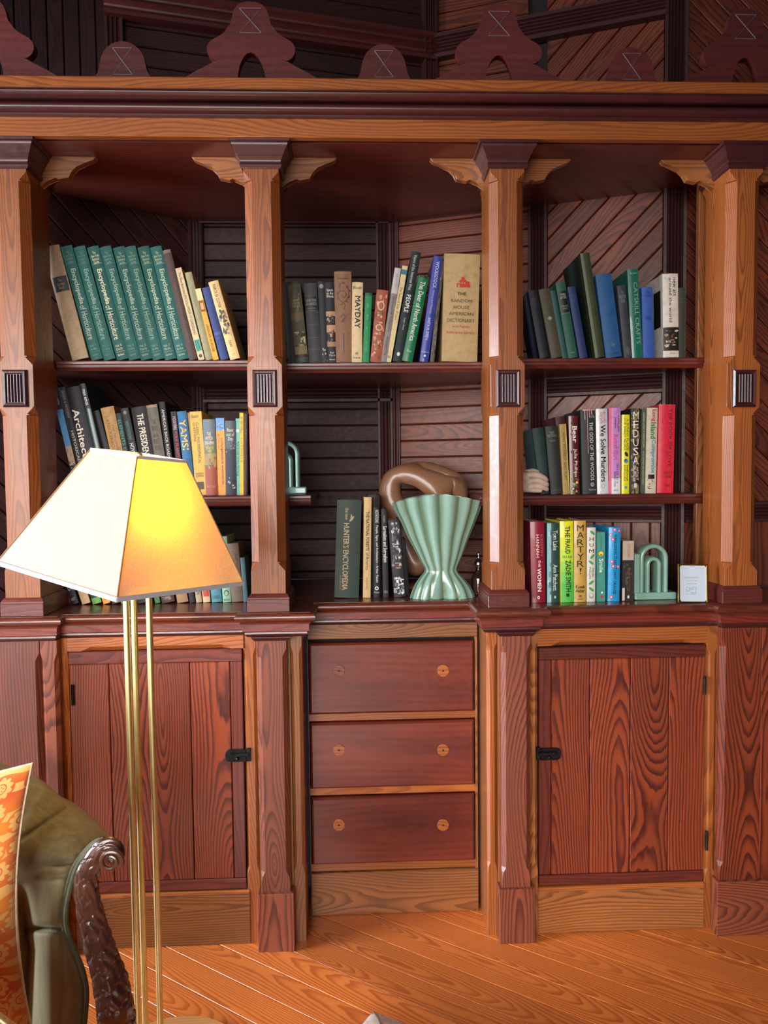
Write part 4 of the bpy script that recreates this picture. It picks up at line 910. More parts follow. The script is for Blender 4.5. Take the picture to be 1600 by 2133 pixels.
G7 = 'books on the counter in the right bay'
YC = .06
book(ZC, YC, 1122, 1119, 1087, 30, '8a1a2c', 'dark red novel titled The Women at the left of the counter row', [('V', 'KRISTIN', 'b06a6a', .16, .42, .68, .86), ('V', 'HANNAH', 'ece0dc', .16, .44, .38, .58), ('V', 'THE', 'ece0dc', .47, .56, .50, .66), ('V', 'WOMEN', 'f4ece8', .575, .86, .42, .70), ('O', 'ece0dc', .935, .48, .09, .12), ('O', '8a1a2c', .935, .48, .04, .05)], G7, gloss=True)
book(ZC, YC, 1152, 1152, 1090, 25, '2a5a58', 'dark green-blue Tom Lake novel', [('R', '7fb0b8', 0, 1, 0, .32), ('B', ['4a8a90', 'a0c8c8', '2a6a70'], .0, 1, 40), ('R', '244440', 0, 1, .32, 1), ('V', 'Tom Lake', 'e4ece4', .09, .34, .48, .85), ('V', 'Ann Patchett', 'e4ece4', .52, .85, .48, .85), ('O', 'a8bcb4', .93, .65, .1, .13)], G7, gloss=True)
book(ZC, YC, 1182, 1180, 1086, 28, 'e0dc20', 'bright yellow-to-green novel The Fraud', [('R', 'd0dc28', .2, .35, .02, 1), ('R', 'b4dc34', .35, .5, .02, 1), ('R', '8cd03c', .5, .62, .02, 1), ('R', '66c440', .62, .75, .02, 1), ('R', '4cb840', .75, 1, .02, 1), ('V', 'THE', '101408', .06, .20, .35, .72), ('V', 'FRAUD', '101408', .22, .40, .35, .72), ('H', 'XXX XXX', '101408', .425, .455, .12, .88), ('V', 'ZADIE SMITH', '142808', .48, .87, .35, .75), ('R', '142808', .89, .93, .38, .62)], G7, gloss=True)
book(ZC, YC, 1208, 1208, 1085, 25, 'c39a48', 'golden novel with big stacked black letters MARTYR!', [('H', ch, '141008', .05+.088*q, .125+.088*q, .44 if ch == '!' else .22, .60 if ch == '!' else .80) for q, ch in enumerate('MARTYR!')]+[('H', 'Kaveh\nAkbar', '1c140a', .79, .88, .1, .9), ('O', '7a5a2a', .925, .5, .14, .1), ('H', 'KNOPF', '5a4020', .955, .97, .3, .7)], G7, gloss=True)
book(ZC, YC, 1231, 1232, 1099, 18, 'cfcbc0', 'white novel HUM dotted with green leaves', [('H', 'H', '14141a', .13, .18, .25, .75), ('H', 'U', '14141a', .21, .26, .25, .75), ('H', 'M', '14141a', .29, .34, .2, .8)]+[('O', '3a9a4a', t, a, .36, .15, r) for t, a, r in ((.07, .6, -.7), (.39, .6, .8), (.47, .45, -.7), (.74, .5, .7), (.83, .5, -.7))]+[('V', 'HELEN', '202020', .55, .66, .55, .78), ('V', 'PHILLIPS', '202020', .53, .69, .22, .42), ('O', '9a948a', .92, .5, .28, .3), ('O', 'cfcbc0', .91, .5, .2, .2)], G7)
book(ZC, YC, 1252, 1252, 1109, 18, '3f8a78', 'small teal-green paperback titled Smile with a yellow face', [('V', 'Raina Telgemeier', '1f4a40', .06, .24, .4, .6), ('O', 'e8c83a', .31, .5, .28, .28), ('O', '7a5a10', .325, .5, .15, .1), ('V', 'Smile', 'e8f0e8', .38, .58, .3, .75), ('R', 'b82a34', .91, .95, .45, .75), ('O', 'd8e8e0', .87, .6, .12, .12)], G7, True)
book(ZC, YC, 1278, 1281, 1099, 25, '2294cc', 'sky-blue novel Wandering Stars with glowing pink-red stars', [('V', 'WANDERING STARS', '0e3454', .09, .51, .40, .66), ('V', 'TOMMY ORANGE', '0e3454', .54, .90, .40, .66)]+[q for t, a in ((.03, .45), (.045, .85), (.10, .12), (.16, .3), (.46, .25), (.52, .35), (.53, .8), (.94, .25)) for q in (('O', 'd04a54', t, a, .14, .14), ('O', 'f4d0d0', t, a, .06, .06))], G7, gloss=True)
book(ZC, YC, 1307.5, 1309, 1127, 24, '1c1a18', 'worn black thriller paperback with a cream head and tan lettering', [('R', 'a89a86', 0, .32, 0, 1), ('V', 'CYCLOPS', 'b83a3a', .05, .27, .4, .66), ('V', 'CLIVE CUSSLER', 'd89a60', .48, .85, .42, .68), ('R', 'c8b8a8', .78, .99, 0, .22), ('B', ['3a3530', '4c443c'], .35, .98, 16), ('O', 'c8c0b0', .93, .55, .1, .15)], G7, True)

G8 = 'books on the counter in the middle bay'
YM = .19
book(ZC, YM, 722, 728, 1043, 51, '2a3b33', "thick dark green hunter's encyclopedia with tan lettering", [('V', 'the new', 'b0a078', .08, .20, .34, .50), ('V', "HUNTER'S ENCYCLOPEDIA", 'b0a078', .235, .92, .30, .54), ('O', 'b0a078', .19, .62, .14, .05, .9), ('O', 'b0a078', .17, .60, .12, .03, 1.6), ('V', 'COMPLETELY REVISED', '8a7c58', .77, .92, .20, .26)], G8)
book(ZC, YM, 764, 766, 1036, 16, 'd2b27c', 'cream National Forests book with black lettering', [('V', 'THE NATIONAL FORESTS', '16120c', .14, .53, .3, .75), ('V', 'of America', '16120c', .55, .72, .3, .75), ('V', 'James Brooks', '3a2c1c', .8, .91, .4, .6)], G8)
book(ZC, YM+.05, 783, 778, 1032, 26, '2a1c18', 'dark brown worn book standing behind the cream forests book', [], G8)
book(ZC, YM, 785, 784, 1057, 13, '101114', 'thin black book of people, signs and architecture', [('V', 'NOTATIONS', 'e8e8e8', .03, .17, .3, .85), ('V', 'People, Signs, and Architecture - Arthur Passini', 'f0f0f0', .20, .83, .3, .8), ('O', 'f0f0f0', .895, .5, .3, .3), ('O', '101114', .895, .5, .18, .18), ('H', 'Prism', 'd0d0d0', .93, .95, .1, .9)], G8)
book(ZC, YM, 804, 800, 1061, 12, '14151c', 'thin black book about Surrealists with white lettering', [('V', 'Surrealists and Surrealism', 'f4f4f4', .19, .60, .25, .9), ('V', 'WALDBERG', 'a0a0a4', .07, .15, .35, .65), ('H', 'SKIRA', '9a9aa0', .92, .95, .15, .85)], G8)
book(ZC, YM, 833, 820, 1084, 24, '24242a', 'black and white photographic jacket book leaning beside the vase', [('B', ['8a8c92', 'c8cad0', '50525a', '3a3a42'], .03, .60, 44), ('B', ['b0b2b8', 'e0e2e6', '6a6c74'], .74, .97, 34), ('H', 'Michael\nPayne', 'e8e8ec', .30, .36, .2, .8), ('H', 'WINGS', 'e0c8a0', .55, .57, .3, .8), ('H', 'FROM THE', 'b83a34', .58, .60, .25, .8), ('H', 'TREES', 'e0c8a0', .61, .63, .35, .8)], G8)
book(ZC, YM+.03, 846, 838, 1125, 14, '141214', 'black book hidden in shadow between the photographic one and the vase', [], G8)

# ------------------------------------------------------------------ ornaments
def skin(name, nodes, edges, mat, parent=None, sub=2, off=None):
    """nodes: (x,y,z,r); connected edges -> one smooth surface"""
    o0 = OFF[0]; me = bpy.data.meshes.new('sk'); me.from_pydata([Vector(n[:3])-o0 for n in nodes], edges, []); me.update()
    ob = bpy.data.objects.new('sk', me); COL.objects.link(ob)
    m = ob.modifiers.new('s', 'SKIN'); m.use_smooth_shade = True
    for i, n in enumerate(nodes): me.skin_vertices[0].data[i].radius = (n[3], n[3])
    me.skin_vertices[0].data[0].use_root = True
    s = ob.modifiers.new('u', 'SUBSURF'); s.levels = sub; s.render_levels = sub
    dg = bpy.context.evaluated_depsgraph_get(); res = bpy.data.meshes.new_from_object(ob.evaluated_get(dg))
    bpy.data.objects.remove(ob); res.materials.clear(); res.name = name
    return link(name, res, mat, parent, None, True, 80)
SAGE = plain('sage_glaze', lin('7fa595'), .22, 0, .6, .05, 25)
def vase():
    Y0 = .175; k = (Y0-CAM.y)/F_PX
    cx0 = at(918, 1200, Y0).x
    rows = [(1256, 853, 990, .040), (1252, 852, 991, .044), (1240, 855, 988, .045), (1226, 860, 982, .043), (1212, 867, 972, .038), (1200, 876, 961, .032), (1190, 884, 953, .028), (1182, 884, 953, .028), (1170, 877, 958, .030), (1150, 867, 966, .033), (1120, 851, 977, .039), (1090, 838, 989, .044), (1062, 826, 998, .049), (1048, 822, 1001, .051), (1031, 818, 1004, .053)]
    t = thing('fluted_vase', (cx0, Y0, ZC), 'pale green glazed fan-shaped fluted vase in the middle bay', 'vase')
    m, nt, b = nmat('vase_glaze'); N = NB(nt); tc = N.n('ShaderNodeTexCoord')
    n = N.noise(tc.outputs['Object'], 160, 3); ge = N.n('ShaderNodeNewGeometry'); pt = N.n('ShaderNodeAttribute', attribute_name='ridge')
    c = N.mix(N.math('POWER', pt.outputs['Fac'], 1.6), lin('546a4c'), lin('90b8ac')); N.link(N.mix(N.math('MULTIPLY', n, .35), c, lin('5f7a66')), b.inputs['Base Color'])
    b.inputs['Roughness'].default_value = .25; b.inputs['Coat Weight'].default_value = .5; b.inputs['Coat Roughness'].default_value = .12
    SEG = 168; bm = bmesh.new(); rings = []; ridge = []
    P = cr([(r[0], r[1], r[2], r[3]) for r in rows], 3)
    def ring(y, x0, x1, d, inner=0):
        xc = at((x0+x1)/2, y, Y0).x; a = (x1-x0)/2*k-inner; d = d-inner; z = at(918, y, Y0).z; out = []
        top = max(0, min(1, (1182-y)/120)); foot = max(0, min(1, (y-1190)/40)); amp = .0015+.0055*top+.003*foot
        for i in range(SEG):
            th = 2*PI*i/SEG; nn = 14
            f = abs(math.cos(nn*th/2))                     # rounded lobes with sharp valleys
            kk = amp*(f-.6)*(.25 if inner else 1)
            sx = 1 if foot < .01 else (1-.35*foot*math.exp(-(math.cos(th)/.32)**2))
            x = math.cos(th)*(a+kk); yy = math.sin(th)*(d+kk)*sx; zz = z
            if y > 1243: zz += .016*math.exp(-(x/.028)**2)*(y-1243)/13
            if y < 1090: zz += -.022*(x/a)**2*((1090-y)/59)**1.5+.0012*f*(1090-y)/59
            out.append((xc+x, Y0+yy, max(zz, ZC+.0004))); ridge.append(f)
        return out
    for y, x0, x1, d in P: rings.append(ring(y, x0, x1, d))
    for y, x0, x1, d in P[::-1][:22]: rings.append(ring(y, x0, x1, d, .0045))
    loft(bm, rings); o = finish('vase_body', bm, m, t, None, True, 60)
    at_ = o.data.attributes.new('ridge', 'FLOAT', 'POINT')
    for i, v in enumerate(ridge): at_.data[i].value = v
    world0()
vase()

def bookend(x_left, zs, Y, label):
    """L plate with two nested arches; x_left: world x of the plate's left face"""
    s = (.09-CAM.y)/F_PX
    t = thing('arch_bookend', (x_left, Y, zs), label, 'bookend', 'sage green arch bookends')
    D = .058; X = lambda p: x_left+(p-1323)*s; Z = lambda q: zs+(1259-q)*s
    box('back_plate', (X(1323), Y, zs+.012), (X(1335), Y+D, Z(1161)), SAGE, t, None, .003, 3)
    box('base_plate', (X(1323), Y-.004, zs+.0005), (X(1413), Y+D, Z(1243)), SAGE, t, None, .004, 3)
    for nm, cx, hw, top, r in (('outer_arch', 1367.5, 26, 1146, 5.2), ('inner_arch', 1367, 12.2, 1173, 4.9)):
        pts = [(X(cx-hw), Y+D/2, Z(1246)), (X(cx-hw), Y+D/2, Z(1225))]
        cy = top+hw
        for i in range(17):
            a = PI-PI*i/16; pts.append((X(cx+hw*math.cos(a)), Y+D/2, Z(cy-hw*math.sin(a))))
        pts += [(X(cx+hw), Y+D/2, Z(1225)), (X(cx+hw), Y+D/2, Z(1246))]
        bm = bmesh.new(); rings = []; n = len(pts)
        for i, p in enumerate(pts):
            a, b = Vector(pts[max(i-1, 0)]), Vector(pts[min(i+1, n-1)]); tt = (b-a).normalized(); nn = Vector((tt.z, 0, -tt.x)); R = r*s
            ring = []
            for q in range(16):
                an = 2*PI*q/16; ca, sa = math.cos(an), math.sin(an)
                ring.append(Vector(p)+nn*(R*abs(ca)**.7*(1 if ca > 0 else -1))+Vector((0, 1, 0))*(D*.40*abs(sa)**.45*(1 if sa > 0 else -1)))
            rings.append(ring)
        loft(bm, rings); finish(nm, bm, SAGE, t, None, True, 70)
    world0()
bookend(at(1323, 1230, .07).x, ZC, .075, 'sage green arch bookend on the counter beside the framed sign')
s_ = (.19-CAM.y)/F_PX
bookend(at(637, 1000, .20).x-.118, ZA2, .20, 'sage green arch bookend half hidden behind the second post')

def sign():
    Y0 = .012; c = at(1445, 1261, Y0); s = (Y0-CAM.y)/F_PX; w, h = 67*s, 83*s
    t = thing('framed_sign', (c.x, Y0, ZC), 'small brass-framed white card sign reading Contemporary Collection on the counter', 'sign', rot=(math.radians(-6), math.radians(2), math.radians(3)))
    br = plain('sign_brass', lin('c8a45a'), .25, 1, 0, .05)
    b = .0045; d = .006
    for nm, lo, hi in (('frame_bar', (-w/2, 0, .001), (w/2, d, b)), ('frame_bar', (-w/2, 0, h-b*.8), (w/2, d, h)), ('frame_bar', (-w/2, 0, b), (-w/2+b*1.1, d, h-b*.8)), ('frame_bar', (w/2-b, 0, b), (w/2, d, h-b*.8))):
        box(nm, lo, hi, br, t, None, .0008)
    card = box('card', (-w/2+.002, .0035, .003), (w/2-.002, .0055, h-.003), plain('card_white', lin('c9d6e4'), .45, 0, .5, .01), t, None, 0)
    for sx in (-1, 1):
        for q in (0, 1):
            x, z = sx*(w/2-.004), (b-.0005 if q == 0 else h-b*.8+.0005); dz = (1 if q == 0 else -1)
            prism('corner_gusset', [(x, z), (x-sx*.006, z), (x, z+dz*.006)], .0012, .003, br, t, 'Y', None)
    vs, fs = [], []
    for sr, x, z, tw, th in (('C O N T E M P O R A R Y', 0, .655, .48, .028), ('C O L L E C T I O N', 0, .575, .36, .028), ('C U R A T E D   B Y', 0, .495, .35, .028), ('Books', 0, .365, .155, .034), ('Are', -.10, .315, .09, .030), ('Magic', .04, .262, .155, .036)):
        tv, tf, asp = textmesh(sr); o = len(vs)
        for a, c_ in tv: vs.append((x*w-.004+a*tw*w, .0034, z*h+c_*th*h))
        for f in tf: fs.append([i+o for i in f])
    for x0, z0, x1, z1 in ((-.17, .225, .15, .23), (-.17, .405, .15, .41), (-.17, .225, -.163, .41), (.143, .225, .15, .41)):
        o = len(vs); vs += [(x0*w-.004, .0034, z0*h), (x1*w-.004, .0034, z0*h), (x1*w-.004, .0034, z1*h), (x0*w-.004, .0034, z1*h)]; fs.append([o, o+1, o+2, o+3])
    me = bpy.data.meshes.new('sign_lettering'); me.from_pydata(vs, [], fs); me.update(); link('sign_lettering', me, ink('3a424c'), card, None)
    # strut behind
    box('easel_strut', (-.012, .006, .001), (.012, .030, .004), MATS['cupboard_void'], t, None, .0005)
    world0()
sign()

def knot():
    Y0 = .36; k = (Y0-CAM.y)/F_PX
    t = thing('knot_sculpture', (at(870, 1100, Y0).x, Y0, ZC), 'smooth brown carved knot sculpture with round openings behind the vase', 'sculpture')
    def N(px, py, dy, r): p = at(px, py, Y0+dy); return (p.x, p.y, p.z, r*k)
    base_y = 1205
    nodes = [N(812, 1012, 0, 27), N(820, 990, 0, 23), N(845, 984, .0, 20), N(876, 994, -.02, 22), N(906, 1008, -.03, 22), N(916, 1034, -.03, 20), N(905, 1062, -.02, 22), N(868, 1078, -.01, 26), N(828, 1072, 0, 28), N(812, 1045, 0, 27),
             N(868, 974, .04, 15), N(900, 980, .05, 19), N(930, 990, .05, 17), N(955, 1000, .03, 17), N(968, 1022, .0, 18), N(965, 1050, 0, 20), N(945, 1075, 0, 22),
             N(938, 1008, -.02, 18), N(832, 1105, .0, 27), N(850, 1150, 0, 30), N(866, 1186, 0, 36), N(930, 1110, 0, 26), N(900, 1150, 0, 28)]
    edges = [(0, 1), (1, 2), (2, 3), (3, 4), (4, 5), (5, 6), (6, 7), (7, 8), (8, 9), (9, 0), (2, 10), (10, 11), (11, 12), (12, 13), (13, 14), (14, 15), (15, 16), (16, 6), (4, 17), (17, 14), (8, 18), (18, 19), (19, 20), (16, 21), (21, 22), (22, 20)]
    m = plain('carved_brown_wood', lin('8a6248'), .34, 0, .25, .08, 8)
    skin('knot_body', nodes, edges, m, t, 3)
    p = at(870, 1205, Y0); bm = bmesh.new()
    lathe(bm, [(.001, 0), (.05, 0), (.055, .004), (.055, .012), (.048, .016), (.02, .018), (.001, .018)], (p.x, Y0, ZC+.0005), 28); finish('foot', bm, m, t, None, True)
    world0()
knot()

def stone_hand():
    Y0 = .135; Y0 = .176; k = (Y0-CAM.y)/F_PX
    t = thing('stone_hand', (at(1110, 1027, Y0).x, Y0, ZC2), 'pale carved stone hand with curled fingers at the left end of the middle right shelf', 'sculpture')
    m = plain('pale_stone', lin('c0a694'), .55, 0, .1, .08, 60, .2)
    def N(px, py, dy, r): p = at(px, py, Y0+dy-.02); return (p.x, p.y, p.z, r*k)
    nodes = [N(1088, 1006, .01, 17), N(1068, 1010, .03, 15), N(1048, 1012, .05, 14),
             N(1102, 990, -.008, 9), N(1120, 989, -.014, 7.6), N(1136, 998, -.012, 6.6), N(1140, 1004, -.004, 5.4),
             N(1104, 1001, -.014, 8.6), N(1124, 1001, -.020, 7.4), N(1140, 1009, -.016, 6.2), N(1138, 1013, -.006, 5),
             N(1104, 1012, -.014, 8), N(1126, 1013, -.020, 6.8), N(1141, 1019, -.014, 5.6), N(1136, 1021, -.006, 4.6),
             N(1100, 1020, -.012, 7), N(1118, 1021, -.018, 5.8), N(1130, 1022, -.016, 4.8),
             N(1098, 984, .012, 8), N(1112, 981, .014, 6.4), N(1124, 986, .010, 5.4)]
    edges = [(0, 1), (1, 2)]+[(0, 3), (3, 4), (4, 5), (5, 6), (0, 7), (7, 8), (8, 9), (9, 10), (0, 11), (11, 12), (12, 13), (13, 14), (0, 15), (15, 16), (16, 17), (0, 18), (18, 19), (19, 20)]
    skin('hand', nodes, edges, m, t, 2); world0()
stone_hand()

def decanter():
    Y0 = .24; p = at(997, 1200, Y0); k = (Y0-CAM.y)/F_PX
    t = thing('glass_cruet', (p.x, Y0, ZC), 'small clear glass cruet with a silver stopper in the shadow right of the vase', 'bottle')
    m, nt, b = nmat('clear_glass'); b.inputs['Transmission Weight'].default_value = 1; b.inputs['Roughness'].default_value = .03; b.inputs['IOR'].default_value = 1.45
    N = NB(nt); tc = N.n('ShaderNodeTexCoord'); N.link(N.ramp(N.noise(tc.outputs['Object'], 30), [(.3, lin('dfe8e8')), (.7, lin('ffffff'))]), b.inputs['Base Color'])
    bm = bmesh.new(); lathe(bm, [(.001, 0), (.020, 0), (.022, .004), (.022, .045), (.016, .060), (.009, .068), (.008, .082), (.011, .086), (.009, .086), (.006, .080), (.006, .068), (.013, .058), (.019, .044), (.019, .005), (.001, .004)], (p.x, Y0, ZC+.0005), 24, False); finish('glass_body', bm, m, t, None, True, 50)
    sv = plain('silver', lin('c8c8cc'), .18, 1, 0, .05)
    bm = bmesh.new(); lathe(bm, [(.001, .087), (.013, .087), (.013, .093), (.010, .098), (.004, .104), (.003, .112), (.006, .117), (.004, .123), (.0005, .126)], (p.x, Y0, ZC+.0005), 20, False); finish('stopper', bm, sv, t, None, True, 50)
    world0()
decanter()
# small dark clip-on labels at the right ends of the shelves
for z, px, lb in ((ZC1, 1446, 'small dark metal clip standing at the right end of the top right shelf'), (ZC2, 1446, 'small dark metal clip beside the hot-red novel on the middle right shelf')):
    x = at(px, 700, .17).x; world0()
    o = prism('metal_clip', [(x-.008, z+.0005), (x+.008, z+.0005), (x+.008, z+.003), (x+.002, z+.003), (x+.002, z+.013), (x+.007, z+.013), (x+.007, z+.016), (x-.007, z+.016), (x-.007, z+.013), (x-.002, z+.013), (x-.002, z+.003), (x-.008, z+.003)], .170, .176, IRON, None, 'Y', None)
    tag(o, lb, 'clip')

# ------------------------------------------------------------------ floor lamp
def lamp():
    BX, BY = at(303, 1900, -.45).x, -.45
    t = thing('floor_lamp', (BX, BY, 0), 'brass floor lamp with three slim poles and a tilted square pyramid shade, lit', 'lamp')
    sx, sy, sz, yw, pi_, ro, a_, b_, h_ = .4068, -.45, 1.0899, .247, .0286, .1489, .1271, .3329, .2393
    def rot(v):
        x, y, z = v
        c, s = math.cos(yw), math.sin(yw); x, y = c*x-s*y, s*x+c*y
        c, s = math.cos(pi_), math.sin(pi_); y, z = c*y-s*z, s*y+c*z
        c, s = math.cos(ro), math.sin(ro); x, z = c*x+s*z, -s*x+c*z
        return Vector((x+sx, y+sy, z+sz))
    K = {'F': (0, -1.414), 'R': (1.414, 0), 'B': (0, 1.414), 'L': (-1.414, 0)}
    def P(k, f, push=0):      # corner k at fraction f of the height
        w = (b_+(a_-b_)*f)/2+push; return rot((K[k][0]*w, K[k][1]*w, h_*f))
    m, nt, b = nmat('shade_linen'); N = NB(nt); tc = N.n('ShaderNodeTexCoord')
    n = N.noise(tc.outputs['Object'], 260, 4, .7)
    out = nt.nodes['Material Output']; tr = N.n('ShaderNodeBsdfTranslucent'); df = N.n('ShaderNodeBsdfDiffuse'); mx = N.n('ShaderNodeMixShader')
    N.link(N.ramp(n, [(.35, lin('c88a10')), (.65, lin('d89c18'))]), tr.inputs[0]); N.link(N.ramp(n, [(.35, lin('dcd4d4')), (.65, lin('efe8ea'))]), df.inputs[0])
    mx.inputs[0].default_value = .6; N.link(df.outputs[0], mx.inputs[1]); N.link(tr.outputs[0], mx.inputs[2]); N.link(mx.outputs[0], out.inputs[0])
    trim = plain('shade_trim', lin('b8bcc4'), .8, 0, 0, .04, 200)
    seam = plain('shade_seam', lin('8a6848'), .8, 0, 0, .04, 200)
    sh = thing('lampshade', (BX, BY, 0)); sh.parent = t; sh.location = (0, 0, 0)
    for k in ('category', 'label'):
        if k in sh: del sh[k]
    for a, c in (('F', 'R'), ('R', 'B'), ('B', 'L'), ('L', 'F')):
        bm = bmesh.new(); q = [P(a, 0), P(c, 0), P(c, 1), P(a, 1)]; nr = 8
        grid = [[bm.verts.new(q[0].lerp(q[1], i/nr).lerp(q[3].lerp(q[2], i/nr), j/nr)-OFF[0]) for i in range(nr+1)] for j in range(nr+1)]
        for j in range(nr):
            for i in range(nr): bm.faces.new((grid[j][i], grid[j][i+1], grid[j+1][i+1], grid[j+1][i]))
        finish('shade_panel', bm, m, sh, None)
        for f, rr, nm in ((.0, .0042, 'bottom_binding'), (1., .0030, 'top_binding')):
            bm = bmesh.new(); p, r_ = P(a, f, .0006), P(c, f, .0006); up = rot((0, 0, h_*(f+.1)))-rot((0, 0, h_*f)); up.normalize()
            d = (r_-p).normalized(); nn = d.cross(up).normalized()*.0014; uu = up*rr
            loft(bm, [[e+nn+uu, e-nn+uu, e-nn-uu, e+nn-uu] for e in (p, r_)]); finish(nm, bm, trim, sh, None)
        bm = bmesh.new(); tube(bm, [P(a, 0, .0008), P(a, 1, .0008)], .0014, 6); finish('edge_seam', bm, seam, sh, None)
    brass = plain('lamp_brass', lin('ece0a0'), .38, 1, 0, .04, 20)
    # fitter: ring wires from the four top corners to the finial
    c = rot((0, 0, h_*.97)); bm = bmesh.new()
    tube(bm, [P('L', .99), c, P('R', .99)], .0012, 6); finish('spider_wire', bm, brass, sh, None, True)
    bm = bmesh.new(); tube(bm, [P('F', .99), c, P('B', .99)], .0012, 6); finish('spider_wire', bm, brass, sh, None, True)
    bm = bmesh.new(); tube(bm, [c+Vector((0, 0, -.004)), c+Vector((0, 0, .002)), c+Vector((.001, 0, .006)), c+Vector((.001, 0, .011)), c+Vector((.001, 0, .013))], [.004, .007, .0075, .006, .002], 12); finish('finial', bm, brass, t, None, True)
    # poles
    hub = Vector((sx-.005, sy, sz+.02))
    for px, Yp in ((283.5, -.475), (299, -.43), (330, -.455)):
        x = at(px, 1980, Yp).x; bm = bmesh.new(); tube(bm, [(x, Yp, .02), (x, Yp, sz+.03)], .0064, 14); finish('pole', bm, brass, t, None, True)
    bm = bmesh.new(); lathe(bm, [(.001, 0), (.03, 0), (.032, .003), (.03, .008), (.012, .012), (.012, .05), (.001, .05)], (hub.x+.02, hub.y, hub.z+.01), 20); finish('socket', bm, brass, t, None, True)
    bm = bmesh.new(); bc = rot((0, 0, .145)); lathe(bm, [(.0008, -.052), (.011, -.050), (.012, -.030), (.022, -.012), (.027, .006), (.024, .020), (.014, .030), (.0008, .034)], bc, 20)
    mb, nt2, b2 = nmat('bulb_glow'); b2.inputs['Emission Color'].default_value = (1, .62, .22, 1); b2.inputs['Emission Strength'].default_value = 12; b2.inputs['Base Color'].default_value = (.9, .8, .6, 1)
    bu = finish('bulb', bm, mb, t, None, True); bu.visible_shadow = True
    l = bpy.data.lights.new('lamp_light', 'POINT'); l.energy = LAMP_W; l.color = (1, .66, .30); l.shadow_soft_size = .02
    lo = bpy.data.objects.new('lamp_light', l); COL.objects.link(lo); lo.location = rot((.0, -.045, .150))
    # base
    bm = bmesh.new(); lathe(bm, [(.001, 0), (.165, 0), (.172, .004), (.172, .016), (.166, .022), (.001, .024)], (BX+.03, BY+.02, .0005), 56); finish('base_disc', bm, wood('lamp_base_maple', lin('d89a5c'), lin('a8703c'), lin('b8804a'), 120, .4, .3, .1, .2), t, 'X', True, 30)
    world0()
LAMP_W = 3.8
lamp()

